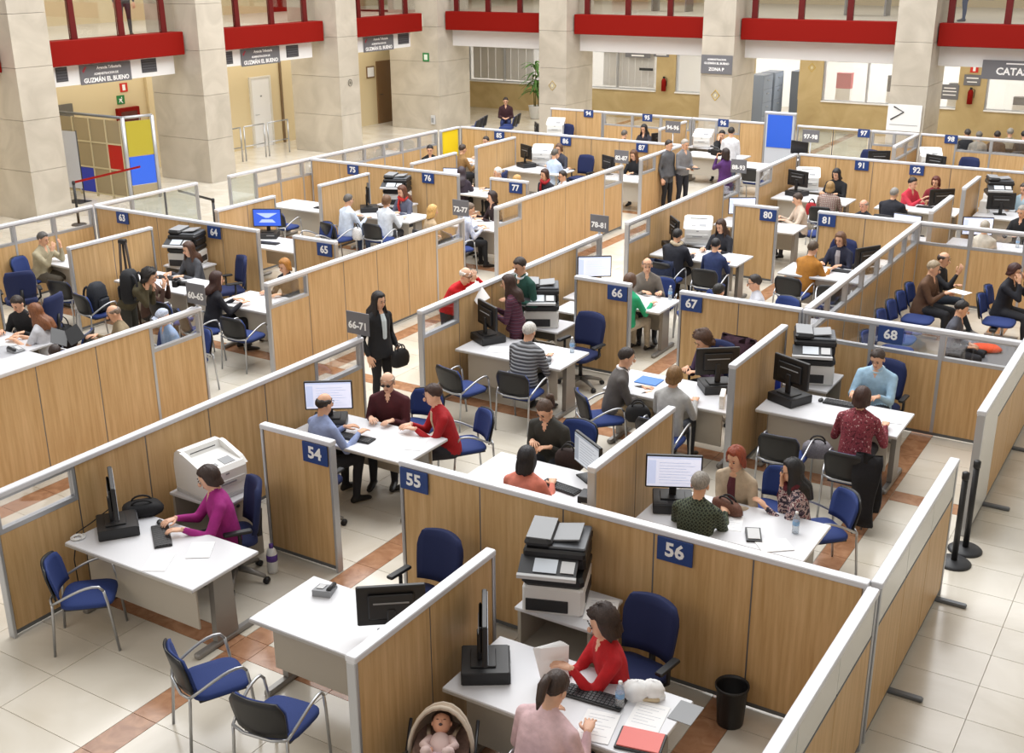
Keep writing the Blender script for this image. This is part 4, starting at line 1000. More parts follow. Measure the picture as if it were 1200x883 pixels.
fsign('white sign with a black arrow on the right-hand column',-7.86,1.44,.92,.72,[],33.29,WALLW)
t=[o for o in bpy.data.objects if o.get('label')=='white sign with a black arrow on the right-hand column'][0]
build('arrow',MB().tube([(-.36,-.014,-.06),(-.02,-.014,.16),(-.30,-.014,.3)],.02,5),BLACKP,t); build('rule',MB().bx(-.38,.38,-.012,-.008,-.2,-.185),GREYP,t)
for x,l,c in ((-19.03,'small diamond emblem on the column behind booth 94','b9a05a'),(-13.43,'small yellow diamond emblem on the zone sign column','c9a830')):
    t=thing('wall_emblem',l,'emblem',(x,33.29,1.75)); q=build('ring',MB().tube([(.13,0,0),(0,0,.15),(-.13,0,0),(0,0,-.15),(.13,0,0)],.012,5),mat('emb_'+c,c,.5),t); build('dot',MB().bx(-.03,.03,-.008,0,-.04,.04),mat('emb2','d8cfa8',.5),t)
t=thing('wall_emblem','small round emblem on the column right of the white door','emblem',(-23.19,28.2,2.1)); build('ring',MB().tube([(0,.09*math.cos(a),.1*math.sin(a)) for a in np.linspace(0,2*PI,14)],.01,5),mat('emb_b','6a6458',.5),t); build('dot',MB().bx(0,.008,-.03,.03,-.04,.04),mat('emb_b','6a6458',.5),t)
t=thing('wall_emblem','small diamond emblem on the pier beside the filing cabinets','emblem',(-12.5,FARW,2.1)); build('ring',MB().tube([(.12,0,0),(0,0,.14),(-.12,0,0),(0,0,-.14),(.12,0,0)],.012,5),mat('emb_c9a830','c9a830',.5),t); build('dot',MB().bx(-.03,.03,-.008,0,-.04,.04),mat('emb2','d8cfa8',.5),t)
# filing cabinets in the opening of far bay 3
FC=Proto(); FC.part('carcass',MB().bx(-.25,.25,-.45,.45,0,1.85,0,.008),mat('cabinet_blue_grey','7d8796',.5))
for k in range(4): q=FC.part('drawer',MB().bx(.25,.262,-.43,.43,.06+.44*k,.47+.44*k,0,.004),mat('cabinet_front','8b96a6',.5)); FC.part('handle',MB().bx(.262,.28,-.1,.1,.33+.44*k,.36+.44*k),CHROME,q)
for x,y,l in ((-14.1,39.0,'blue-grey filing cabinet nearest in the far opening'),(-14.1,40.1,'blue-grey filing cabinet behind the first in the far opening'),(-13.3,40.9,'grey filing cabinet at the right of the far opening'),(-13.3,42.0,'grey filing cabinet deepest in the far opening')): FC.place('filing_cabinet',l,'cabinet',(x,y,0),0,'filing cabinets in the far opening')
t=thing('reception_counter','beech counter left of the filing cabinets','counter',(-14.95,38.5,0)); build('front',MB().bx(-.5,.5,-.3,.3,0,1.15,0,.006),SILL,t); build('top',MB().bx(-.53,.53,-.33,.33,1.15,1.19),WOOD,t)
# office things behind the windows
def odesk(x,l): 
    DK.place('office_desk',l,'desk',(x,41.6,0),0,'desks in the far offices')
odesk(-21.5,'desk in the far office behind the palm window'); odesk(-10.8,'desk in the far office with the red box'); odesk(-4.8,'desk in the far office at the far right')
for x,y,w_,h,z,l,c in ((-11.7,40.6,.5,.5,1.35,'red box on the sill inside the far office window','b8182a'),(-9.9,40.4,.55,.5,1.35,'black computer case inside the far office window','17171a'),(-8.0,40.4,.4,.35,1.35,'black screen inside the far office window left of the extinguisher','17171c'),(-5.9,40.4,.6,.22,1.15,'black bag on the sill at the far right window','1a1a1e'),(-13.6,43.5,.5,.5,1.6,'blue box on the cabinets in the far opening','24409a'),(-3.2,41,1.2,1.0,1.0,'blue panel inside the far right office','2c5ab8')):
    t=thing('storage_box',l,'box',(x,y,z)); build('box_body',MB().bx(-w_/2,w_/2,-.15,.15,0,h,0,.01),mat('boxc_'+c,c,.5),t); build('lid',MB().bx(-w_/2-.01,w_/2+.01,-.16,.16,h,h+.02),mat('boxc_'+c,c,.5),t); build('stand',MB().bx(-w_/2,w_/2,-.14,.14,-z,0),WHITEP,t)
for x0,x1,l in ((-26.3,-23.5,'pale blind in the left part of the palm window'),(-20.5,-18.4,'pale blind in the window left of the wall extinguisher')):
    t=thing('window_blind',l,'blind'); n=8
    for k in range(n): build('slat',MB().bx(x0+(x1-x0)*k/n,x0+(x1-x0)*(k+.94)/n,FARW+.3,FARW+.32,1.1,2.34),mat('blind_pale','d8d6d4',.7),t)
fsign('large grey sign with the letters cata at the far right edge',-5.2,2.75,1.9,.5,[('CATASTRO',.26,-.04,.08),('#.7',.035,.17)],34.15)
fsign('grey notice on the window right of the arrow column',-7.98,1.54,.55,.46,[('#.36',.03,.12),('#.42',.03,.02),('#.4',.03,-.09)]); fsign('brown notice above the extinguisher on the right-hand pier',-7.34,1.94,.5,.33,[('#.36',.035,.06),('#.3',.03,-.06)])
t=thing('safety_sign','red fire equipment sign above the brown notice on the right-hand pier','sign',(-7.32,FARW-.02,2.28)); build('plate',MB().bx(-.12,.12,0,.015,-.11,.11),mat('sign_exit_True','c8281c',.5),t); build('pictogram',MB().bx(-.04,.04,-.004,0,-.07,.07),SIGNW,t)
# ================================================================ booths
# ---- booth 54
desk('white desk of booth 54 with a keyboard and two loose papers',-7.66,6.28)
ochair('navy swivel chair under the woman in magenta',-7.62,7.12,235)
table('small white table carrying the big white laser printer',-8.12,7.42,0)
wprinter('large white laser printer on the table behind the woman in magenta',-8.14,7.40,352)
monitor('black monitor seen edge-on facing the woman in magenta',-8.25,6.30,53,'grey','black desktop computer beside the soft black bag, under the magenta woman\'s monitor')
kbd('black keyboard under the hands of the woman in magenta',-7.80,6.42,52)
mouse('black mouse beside the magenta sleeve',-8.02,6.60,50)
paper('loose white sheet lying nearest the front edge of the booth 54 desk',-7.45,6.06,30)
paper('white sheet lying by the elbow of the woman in magenta',-7.30,6.42,35)
bag('black soft bag lying on the booth 54 desk behind the monitor',-8.32,6.66,DZ,.38,.24,.13,'17171a',50)
chair('blue visitor chair standing alone in front of booth 54',-7.98,5.68,42)
t=thing('detergent_bottle','white bottle with a purple band on the floor behind the magenta woman\'s chair','bottle',(-7.42,7.42,0)); build('bottle_body',MB().lathe([(.05,0),(.055,.02),(.055,.2),(.04,.25),(.02,.27)],14),WHITEP,t); build('purple_band',MB().lathe([(.0555,.13),(.0555,.2)],14),mat('band_purple','5a3a8c',.5),t); build('cap',MB().lathe([(.022,.27),(.022,.31)],10),mat('band_purple','5a3a8c',.5),t)
p,_=person('woman in a magenta sweater typing at booth 54',-7.65,6.92,1.17,232,shirt='9c2279',trous='25262c',hair=('bob','33221c'),arms=[(.02,.46,.80),(-.24,.42,.80)],skin='dcae92',hp=22,vox=.014,build_w=1.06,L=.07)
tag(build('power_cable',MB().tube([(-8.44+.05*math.cos(a*2.3)*(1+.2*math.sin(a)),5.98+.05*math.sin(a*2.3)+.004*a,DZ+.012+.004*math.sin(a*3)) for a in np.linspace(0,9,60)],.006,5),WHITEP),'tangled white cable at the corner of the magenta woman\'s desk','cable')
tag(build('power_cable',MB().tube([(-8.40,6.45,DZ+.09),(-8.47,6.4,DZ+.12),(-8.5,6.2,DZ+.05),(-8.52,6.05,DZ+.012),(-8.53,5.99,.5),(-8.53,6.0,.1)],.006,5),BLACKP),'black cable hanging from the computer beside the aisle partition','cable')
# ---- empty booth with two visitor chairs
desk('empty white desk between booths 54 and 56',-5.30,6.20)
ochair('navy swivel chair, empty, below the number 55 plate',-5.32,7.12,265)
monitor('black monitor seen from behind on the empty desk',-4.98,6.22,128,'grey')
phone('small grey phone on the corner of the empty desk',-5.86,6.44,200)
chair('blue visitor chair turned away before the empty desk, left of the pair',-6.08,5.33,63)
chair('blue visitor chair at the bottom edge before the empty desk, right of the pair',-5.28,5.22,98)
# ---- booth 56
desk('white desk of booth 56 cluttered with papers',-3.42,6.24)
ochair('navy swivel chair behind the woman in the red sweater',-3.28,7.08,262)
table('white side table carrying the multifunction printer of booth 56',-4.02,7.36,0)
mfp('black and white multifunction printer below the number 55 partition',-4.14,7.38,290)
paper('stack of paper lying right of the booth 56 printer',-3.74,7.40,20,.26,.34,.73,6)
monitor('thin black monitor seen edge-on left of the woman in the red sweater',-4.08,6.18,33,'grey','black desktop computer beside the stroller hood')
kbd('black keyboard in front of the woman in red',-3.22,6.30,95)
mouse('black mouse under the hand of the woman in red',-3.66,6.48,90)
bottle('clear water bottle beside the keyboard of booth 56',-3.02,6.30)
t=thing('tissue_pack','crumpled white tissue pack on the booth 56 desk','tissue',(-2.93,6.50,DZ),.4)
for k,(dx,dy,s_) in enumerate(((-.05,0,1),(.06,.02,.9))):
    q=hairmesh('curly',.0,k).mesh('tissue_fold',PAPER); oo=ob('tissue_fold',q,t,(dx,dy,.045)); oo.scale=(.9*s_,.7*s_,.55)
t=build('tissue_base',MB().bx(-.12,.12,-.07,.07,0,.03,0,.012),mat('kraft','cbb99a',.8),t)
paper('white form lying on the right of the booth 56 desk',-2.80,6.30,8,.24,.32); paper('printed form under the arm of the woman in pink',-3.05,6.02,12,.24,.34)
flat('clipboard','grey clipboard at the right end of the booth 56 desk','clipboard',-2.68,-2.50,6.36,6.60,DZ,DZ+.006,GREYP)
t=thing('document_tray','dark tray holding a salmon red folder on the booth 56 desk','tray',(-2.72,6.02,DZ),R_(12)); build('tray',MB().bx(-.16,.16,-.12,.12,0,.02,0,.005),DARKP,t); build('folder',MB().bx(-.145,.145,-.105,.105,.02,.03),mat('folder_salmon','e07a74',.6),t)
p,_=person('woman in a red sweater holding a sheaf of paper at booth 56',-3.33,6.60,1.17,225,shirt='b3141c',trous='26262b',hair=('curly','33231c'),arms=[(-.02,.46,.80),(-.12,.38,.90)],skin='dcae92',hp=10,vox=.014,L=.09,hvol=1.06)
t=thing('paper_sheaf','upright fanned sheaf of white paper in the hand of the woman in red','paper',(-3.56,6.33,DZ+.01),R_(40))
for k in range(6): 
    oo=build('sheet',MB().bx(-.105,.105,-.001,.001,0,.30),PAPER,t,(0,.012*k,0)); oo.rotation_euler=(R_(-8+4*k),R_(-12+2*k),0)
p,_=person('woman in a pale pink blouse seated with her back to the camera at booth 56',-3.22,5.72,1.17,82,shirt='d9b9bd',trous='3a3c48',hair=('pony','3a2a22'),arms=[(.16,.36,.80),(-.20,.34,.80)],skin='dcae92',hp=22,lean=16,vox=.014,build_w=1.1,sleeve='long')
chair('visitor chair under the woman in pale pink',-3.20,5.45,90)
# stroller with baby
SR=R_(-152)
t=thing('baby_stroller','beige baby stroller with ribbed hood beside the booth 56 desk','stroller',(-3.93,5.36,0),SR)
HOOD=mat('stroller_beige','b7a48f',.85,noise=.15,nscale=40); FRM=mat('stroller_frame','2a2a2d',.4,.4)
R=[]
for i in range(10):
    a=R_(12+i*9); R.append([(.225*math.cos(q),-.06-.33*math.sin(a)*math.sin(q),.56+.34*math.cos(a)*math.sin(q)) for q in np.linspace(0,PI,13)])
inn=[[(x*.93,-.06+(y+.06)*.93,.56+(z-.56)*.93) for x,y,z in r] for r in R]
hm=MB(); hm.rings(R,0,True,False,False); hm.rings(inn,0,True,False,False); hm.rings([R[0],inn[0]],0,True,False,False)
build('hood',hm,HOOD,t)
for i in (0,3,6,9): build('hood_rib',MB().tube(R[i],.013,6),mat('stroller_rib','d3c6b5',.8),t)
R=[]
for (yy,hw,zz,dp) in ((-.42,.10,.52,.05),(-.36,.18,.50,.14),(-.10,.22,.47,.18),(.15,.21,.45,.18),(.40,.18,.42,.16),(.47,.12,.44,.10)):
    R.append([(hw*math.cos(q),yy,zz+dp*math.sin(q)*(.2 if math.sin(q)>0 else 1)) for q in np.linspace(0,2*PI,16,endpoint=False)])
build('carrycot',MB().rings(R),mat('stroller_dark','3a3638',.9),t)
R=[]
for (yy,hw,zz) in ((-.40,.10,.60),(-.30,.17,.58),(-.10,.20,.54),(.1,.19,.51)):
    R.append([(hw*math.cos(q),yy,zz+.02*math.sin(q)+.05*abs(math.cos(q))**3) for q in np.linspace(0,2*PI,16,endpoint=False)])
build('lining',MB().rings(R),mat('stroller_lining','8f7468',.9,noise=.2,nscale=30),t)
build('blanket',MB().ell((0,.17,.575),(.175,.25,.10),12),mat('blanket_pink','cbb0b4',.9,noise=.25,nscale=18,bump=.5),t)
for s in (-1,1):
    build('harness_strap',MB().tube([(s*.11,-.28,.63),(s*.09,-.14,.665),(s*.06,.02,.62)],.016,6,flat=.4),HOOD,t)
    build('side_tube',MB().tube([(s*.24,-.30,.66),(s*.24,-.06,.56),(s*.24,.2,.36),(s*.22,.45,.10)],.013,7),FRM,t); build('handle_tube',MB().tube([(s*.24,-.06,.56),(s*.245,.30,.78),(s*.24,.58,.96)],.012,7),FRM,t); build('side_tube',MB().tube([(s*.24,.10,.42),(s*.24,-.12,.28),(s*.22,-.34,.10)],.013,7),FRM,t)
    for yy in (.45,-.34):
        wv=build('wheel',MB().tube([(s*.22-.02,yy,.095),(s*.22+.02,yy,.095)],.095,16),BLACKP,t)
        build('hub',MB().tube([(s*.22-.025,yy,.095),(s*.22+.025,yy,.095)],.035,10),GREYP,wv)
build('handle',MB().tube([(-.24,.58,.96),(-.22,.63,1.0),(.22,.63,1.0),(.24,.58,.96)],.014,7),FRM,t)
# baby
bm=MB(); bm.ell((0,0,.09),(.085,.075,.12),12,1)
for s in (-1,1): bm.tube([(s*.07,0,.16),(s*.11,.05,.10),(s*.06,.09,.06)],[.034,.03,.022],8,1); bm.ell((s*.05,.095,.05),(.018,.018,.022),7); bm.tube([(s*.05,.0,.0),(s*.08,.14,.03),(s*.07,.24,.0)],[.045,.04,.03],8,1)
bm.ell((0,0,.27),(.066,.072,.078),12); bm.ell((0,.070,.262),(.009,.01,.011),6)
for s in (-1,1): bm.ell((s*.066,0,.265),(.008,.014,.018),6); bm.ell((s*.024,.066,.275),(.011,.006,.003),6,2)
bm.ell((0,.069,.238),(.014,.012,.01),6,3)
baby=build('person',bm,[mat('skin_baby','d9a184',.5),mat('babygro','d8c0bc',.9),mat('eye_dark','241a16',.3),mat('pacifier','4b3f44',.4)])
bx_,by_=V(0,.10,0)[:2]; cr,sr_=math.cos(SR),math.sin(SR)
baby.location=(-3.93-sr_*.06,5.36+cr*.06,.58); baby.rotation_euler=(R_(55),0,SR); tag(baby,'sleeping baby in pale clothes lying in the stroller','person','people in the hall')
hm=hairmesh('short',.0,1).mesh('hair',hairmat('3a281f')); h=ob('hair',hm,baby,(0,0,.265)); h.scale=(.86,.78,.76)
t=thing('waste_bin','black waste bin under the number 56 partition','bin',(-2.62,7.50,0)); build('shell',MB().lathe([(.10,0),(.105,.01),(.125,.33),(.135,.335),(.135,.36),(.128,.36),(.12,.33),(.10,.02),(.02,.015)],24),BLACKP,t); build('rim',MB().tube([(.132*math.cos(a),.132*math.sin(a),.352) for a in np.linspace(0,2*PI,25)],.006,6),DARKP,t); build('crumpled_paper',MB().ell((.04,-.03,.2),(.05,.05,.04),7),PAPER,t)
# ---- M1 upper: behind 54
desk('white desk of the bald clerk in blue behind the number 54 panel',-7.66,9.28,True)
ochair('navy swivel chair under the bald clerk in a blue shirt',-7.75,8.45,95)
monitor('lit monitor with a white page in front of the bald clerk in blue',-8.20,9.30,305,'white','desktop computer under the bald clerk\'s lit monitor')
kbd('keyboard before the bald clerk in blue',-7.72,9.15,275); paper('white forms between the couple and the bald clerk',-7.25,9.42,10,.3,.21); paper('sheet near the red jacket sleeve',-7.05,9.35,20)
phone('desk phone beside the bald clerk\'s keyboard',-8.02,9.08,90)
person('bald clerk in a light blue shirt with his back to the camera behind panel 54',-7.93,8.92,1.19,78,shirt='8d9cc4',trous='26262c',hair=('fringe','2e2622'),arms=[(.20,.40,.80),(-.05,.40,.80)],hp=6,vox=.014,legs=[(.16,.42,.5,.22,.30),(-.12,.44,.50,-.12,.42)])
person('bald man in a maroon shirt and dark glasses seated facing the camera',-7.79,9.86,1.17,292,shirt='4a1a22',trous='2a2c33',hair=('fringe','b09a88'),arms=[(.16,.30,.79),(-.10,.34,.79)],hp=10,vox=.014,build_w=1.08,extra=(('glasses','dark'),),skin='e0b59a')
person('woman in a red jacket leaning on the desk beside the maroon-shirted man',-7.10,9.78,1.17,228,shirt='a3131c',trous='2c2c34',hair=('short','3a241c'),arms=[(.10,.42,.80),(-.06,.40,.80)],lean=14,hp=6,vox=.014,hvol=1.05,extra=(('shirtfront','c9b79a'),),skin='dcae92')
chair('blue visitor chair under the woman in the red jacket',-6.95,10.18,235); chair('visitor chair under the maroon-shirted man',-7.75,10.35,275)
# slot b upper
desk('white desk of the woman in salmon behind the number 55 partition',-5.32,9.28,True)
ochair('swivel chair under the woman in salmon',-5.35,8.55,90)
monitor('grey-lit monitor leaning beside the divider next to the woman in salmon',-5.02,9.56,236,'grey')
kbd('keyboard on the desk of the woman in salmon',-5.15,9.22,262); 
t=thing('card_reader','small black box with a white slot on the salmon woman\'s desk','device',(-4.72,9.02,DZ),.2); build('case',MB().bx(-.09,.09,-.1,.1,0,.13,0,.008),DARKP,t); build('slot',MB().bx(-.05,.05,-.103,-.098,.05,.07),LGREYP,t)
table('low grey table behind the 55 partition with a document scanner',-4.85,8.22,0)
t=thing('document_scanner','flat grey document scanner just visible over the 55 partition','scanner',(-4.75,8.22,.73),0); build('bed',MB().bx(-.2,.2,-.15,.15,0,.2,0,.01),GREYP,t); build('lid',MB().bx(-.2,.2,-.15,.15,.2,.26,0,.015),LGREYP,t); build('button_strip',MB().bx(-.15,.15,-.155,-.148,.1,.13),DARKP,t)
person('black-haired woman in a salmon top seen from behind over the 55 partition',-5.34,8.88,1.15,100,shirt='d98270',trous='2a2c33',hair=('bob','17141a'),arms='desk',hp=14,vox=.014,L=.12)
person('young woman with a ponytail in a dark jacket looking down at her bag',-5.80,10.02,1.17,268,shirt='33332f',trous='30343c',hair=('pony','4a3527'),arms=[(.10,.30,.80),(-.12,.30,.78)],lean=16,hp=30,vox=.014,build_w=1.08,coat=.06)
chair('blue visitor chair under the ponytailed woman',-5.72,10.42,270)
bag('dark brown handbag on the lap of the ponytailed woman',-5.42,9.88,.62,.30,.14,.24,'2c1d1a',10)
chair('visitor chair pushed beside the divider next to the grey monitor',-4.85,10.45,260)
# slot c upper
desk('white desk where two women face the man in plaid',-3.40,9.42,True)
ochair('swivel chair under the man in the plaid shirt',-3.62,8.72,90)
monitor('lit white monitor beside the man in the plaid shirt',-4.02,9.42,296,'white','desktop computer below the monitor beside the man in plaid')
person('grey-haired man in a green plaid shirt seen from behind the 56 partition',-3.64,9.16,1.17,95,shirtm=patt('plaid_green','plaid',['20261f','3c4536','5c6350','23302a'],9),trous='2a2c33',hair=('short','8d877f'),arms='desk',hp=10,vox=.014,build_w=1.06)
person('red-haired woman in a beige trench coat listening at the desk',-3.58,9.88,1.17,262,shirt='b8a68e',trous='3a3436',hair=('bob','8a3c20'),arms=[(-.06,.38,.80),(-.16,.34,.78)],hp=10,vox=.014,extra=(('shirtfront','5a2530'),),L=.09)
person('black-haired woman in a floral blouse resting her chin on her hand',-3.03,9.93,1.15,205,shirtm=patt('floral','blotch',['2a2630','3f3040','b7a3a0','6f3040','d8cfc8'],26),trous='23242a',hair=('long','141216'),arms=[(-.02,.20,1.02),(-.08,.34,.80)],hp=6,vox=.014,extra=(('scarf','5a1c26'),('glasses',)),sleeve='long')
chair('blue visitor chair under the black-haired woman in florals',-2.78,10.22,225); chair('blue visitor chair behind the red-haired woman',-3.35,10.38,262)
bag('striped handbag on the desk in front of the red-haired woman',-3.52,9.58,DZ,.34,.12,.13,'6e4a3c',-20)
t=thing('calculator','grey calculator on the desk near the 56 partition','calculator',(-3.12,9.22,DZ),R_(25)); build('case',MB().prism([(-.1,0),(.1,0),(.1,.05),(-.1,.02)],'x',-.07,.07),DARKP,t); build('keys_panel',MB().prism([(-.08,.026),(.08,.049),(.08,.053),(-.08,.03)],'x',-.055,.055),LGREYP,t)
bottle('small water bottle by the floral blouse',-2.82,9.50); paper('white papers near the end of the two women\'s desk',-2.9,9.16,40,.3,.22,n=3); paper('form under the red-haired woman\'s hand',-3.40,9.38,15)
t=thing('purse','pink purse beside the red-haired woman\'s hand','purse',(-3.62,9.45,DZ),.3); build('body',MB().bx(-.09,.09,-.05,.05,0,.035,0,.012),mat('purse_pink','b8404e',.6),t); build('clasp',MB().bx(-.01,.01,-.055,-.045,.015,.03),CHROME,t)
# ---- booth 66
desk('white desk of booth 66 with the man in the striped jacket before it',-7.70,12.68)
ochair('blue swivel chair, empty, left of the number 66 panel',-7.30,13.62,262)
table('white table carrying the multifunction printer behind the standing clerks',-8.05,13.92,0)
mfp('multifunction printer beside the man in the green sweater',-8.12,13.92,300)
monitor('black monitor beside the standing woman in maroon',-8.32,12.80,60,'off','black desktop computer on the booth 66 desk')
paper('white papers beside the booth 66 computer',-7.98,12.55,20,.3,.24,n=3); paper('sheet before the man in the striped jacket',-7.35,12.78,10); bottle('small clear bottle on the booth 66 desk',-7.08,12.96)
person('white-haired man in a grey striped padded jacket at booth 66',-7.35,12.30,1.17,88,shirtm=patt('quilt_grey','quilt',['3b3c40','8b8d92'],7),trous='2a2c33',hair=('short','c9c6c0'),arms=[(.18,.36,.80),(-.16,.34,.80)],hp=10,vox=.014,build_w=1.15,lean=12)
chair('visitor chair, empty, left of the man in the striped padded jacket',-7.98,11.68,75); chair('visitor chair under the man in the striped jacket',-7.25,11.95,92)
person('long-haired woman in a patterned maroon sweater standing at booth 66 holding a paper',-8.20,13.15,1.50,205,'stand',shirtm=patt('knit_maroon','stripe',['4a1c2c','2b2238','6b3a44','31203a','57202e'],6),trous='23242c',hair=('long','38231b'),arms=[(-.06,.30,1.20),(-.14,.34,1.16)],hp=10,vox=.014,coat=.06)
flat('paper_sheet','white sheet passed between the woman in maroon and the man in red','paper',-.105,.105,-.15,.15,0,.004,PAPER,.001)
o=bpy.data.objects['paper_sheet.%03d'%0] if 'paper_sheet.%03d'%0 in bpy.data.objects else [q for q in bpy.data.objects if q.get('label','').startswith('white sheet passed')][0]
o.location=(-8.62,13.02,1.33); o.rotation_euler=(R_(48),R_(-22),R_(60))
person('bearded man in a dark green sweater standing beside the printer',-8.30,13.62,1.62,255,'stand',shirt='1f4a40',trous='26262c',hair=('short','2c1f18'),arms=[(.16,.24,1.10),(-.12,.28,1.12)],hp=20,vox=.014,extra=(('collar','d8dfe6'),))
person('bald man in a red jacket and glasses leaning over the aisle partition',-9.02,13.32,1.46,350,'stand',lean=30,shirt='c4131b',trous='3a3a40',hair=('fringe','d2ccc6'),arms=[(-.05,.44,1.40),(-.16,.40,1.42)],hp=-8,vox=.014,extra=(('glasses',),),skin='e0b59a')
person('long-haired woman in a black blazer standing by the 66-71 sign',-9.17,11.50,1.52,350,'stand',lean=0,shirt='17171b',trous='16161a',hair=('long','1b1414'),arms=[(.25,.05,.84),(-.24,.10,.86)],hp=12,vox=.014,coat=.14,extra=(('shirtfront','c8d2d6'),),L=.34)
bag('black handbag hanging at the side of the woman in the black blazer',-8.95,11.62,.62,.28,.12,.24,'141316',80)
# ---- booth 67
desk('white desk of booth 67 with a blue folder',-5.28,12.36)
ochair('swivel chair under the curly-haired clerk of booth 67',-5.25,13.35,270)
monitor('black monitor seen from behind before the curly-haired clerk',-4.88,12.62,128,'off','desktop computer below the booth 67 monitor')
flat('blue_folder','bright blue folder lying on the booth 67 desk','folder',-5.86,-5.56,12.34,12.60,DZ,DZ+.012,mat('folder_blue','3f78c0',.5))
paper('white form on the booth 67 desk',-5.3,12.55,20); 
t=thing('file_box','white file box leaning on the booth 67 desk by the divider','box',(-4.62,12.18,DZ),.3); build('box_body',MB().bx(-.03,.03,-.14,.14,0,.16,0,.005),WHITEP,t); build('spine_label',MB().bx(-.02,.02,-.143,-.139,.04,.12),PAPER,t)
person('curly-haired clerk in purple leaning over the booth 67 desk',-5.33,13.22,1.13,238,shirt='3f2b45',trous='26262c',hair=('curly','4a3020'),arms=[(.02,.42,.80),(-.20,.40,.80)],hp=30,lean=16,vox=.015,hvol=1.1)
coat_on_chair('dark maroon coat hung over the booth 67 clerk\'s chair',-5.05,13.42,262,'3d2331',.5,1.1)
person('man in a grey sweater seated sideways at booth 67',-5.81,12.02,1.17,30,shirt='5a5654',trous='a8916f',hair=('short','2a201b'),arms=[(.05,.40,.72),(-.12,.38,.74)],hp=8,vox=.014,build_w=1.05,extra=(('collar','e2e2e6'),),lean=12)
person('woman with short blonde hair in a light grey top at booth 67',-5.06,11.75,1.15,92,shirt='a9a9a8',trous='31343c',hair=('bob','7a5a34'),arms='desk',hp=10,vox=.015,L=.05)
chair('visitor chair under the man in the grey sweater',-5.98,11.72,45); chair('visitor chair under the blonde woman in light grey',-5.05,11.45,92)
bag('black shoulder bag on the lap of the man in the grey sweater',-5.5,11.72,.52,.3,.16,.2,'1b1a1c',30)
# ---- booth 68
desk('white desk of booth 68 with a large black computer',-3.42,12.66)
ochair('navy swivel chair under the man in the light blue shirt',-3.18,13.72,268)
table('white table carrying the multifunction printer left of booth 68',-3.98,13.62,90)
mfp('multifunction printer below the glazed 67-68 partition',-4.02,13.66,290)
monitor('black monitor standing on a computer at booth 68',-3.98,12.70,66,'off','black desktop computer at the left end of the booth 68 desk')
kbd('black keyboard before the man in the light blue shirt',-3.40,12.92,92); mouse('black mouse left of the booth 68 keyboard',-3.66,12.90)
t=thing('water_bottle','blue bottle with a white cap behind the booth 68 computer','bottle',(-4.2,12.90,DZ)); build('bottle_body',MB().lathe([(.035,0),(.037,.02),(.037,.16),(.03,.19),(.018,.2)],12),mat('bottle_blue','2540b0',.3),t); build('cap',MB().lathe([(.02,.2),(.02,.23)],10),WHITEP,t)
paper('white papers beside the red-print sleeve on the booth 68 desk',-2.82,12.72,15,.3,.22,n=2)
person('man in a light blue shirt writing at booth 68',-3.20,13.52,1.17,268,shirt='9fc0d8',trous='2c2e36',hair=('short','3c2f28'),arms=[(.16,.46,.80),(-.14,.44,.80)],hp=24,vox=.014,build_w=1.1,lean=10,extra=(('collar','b4d0e2'),))
person('woman in a red patterned blouse seen from behind at booth 68',-2.99,12.13,1.17,92,shirtm=patt('red_print','blotch',['5a2028','8a3a44','7a2a36','d0b0ae'],40),trous='26242a',hair=('bob','3c2219'),arms=[(.24,.34,.80),(-.2,.34,.80)],hp=12,vox=.014,L=.07,build_w=1.05)
chair('visitor chair, empty, beside the black and white patterned bag',-3.68,11.72,92); chair('visitor chair under the woman in the red patterned blouse',-2.90,11.62,90)
coat_on_chair('black coat hung over the chair of the woman in the red patterned blouse',-2.66,11.62,90,'161418',.16,.86,.13)
bag('black and white patterned bag lying between the booth 68 chairs',-3.38,11.95,.45,.34,.2,.18,'77747a',20)
# ---- M2 upper (behind 66, 67)
desk('white desk behind the number 66 panel where a woman in green sits',-7.66,15.60,True)
monitor('lit white monitor above the number 66 panel',-8.28,15.86,305,'white','desktop computer under the monitor above panel 66')
table('white table behind the number 66 panel',-7.95,14.85,0)
person('man in a grey cardigan facing the camera behind panel 66',-7.50,16.15,1.17,300,shirt='78716a',trous='33353c',hair=('fringe','6d6058'),arms=[(.06,.32,.80),(-.2,.34,.80)],hp=10)
person('woman in a bright green sweater at the desk behind panel 66',-7.34,15.22,1.15,80,shirt='27a375',trous='b9b0a0',hair=('bob','5a4030'),arms=[(.22,.40,.80),(-.15,.38,.80)],hp=12,L=.09)
chair('blue chair beside the green sweater woman\'s desk',-6.72,16.25,215); chair('chair under the man in the grey cardigan',-7.42,16.50,290)
bottle('purple-capped bottle on the desk behind panel 66',-7.0,15.95); paper('white form on the desk behind panel 66',-7.3,15.72,20); paper('second form on the desk behind panel 66, by the bottle',-7.0,15.6,35)
desk('white desk hidden behind the number 67 partition',-5.30,15.70,True)
person('man with glasses in a white shirt seen over the 67 partition',-5.69,16.02,1.17,205,shirt='c9cdd8',trous='33353c',hair=('short','2a211c'),arms='desk',hp=6,extra=(('glasses',),))
person('dark-haired person whose head shows over the 67 partition',-5.98,15.36,1.15,70,shirt='30343c',hair=('short','17130f'),arms='desk',hp=6)
chair('black-backed visitor chair behind the man with glasses',-5.45,16.45,250)
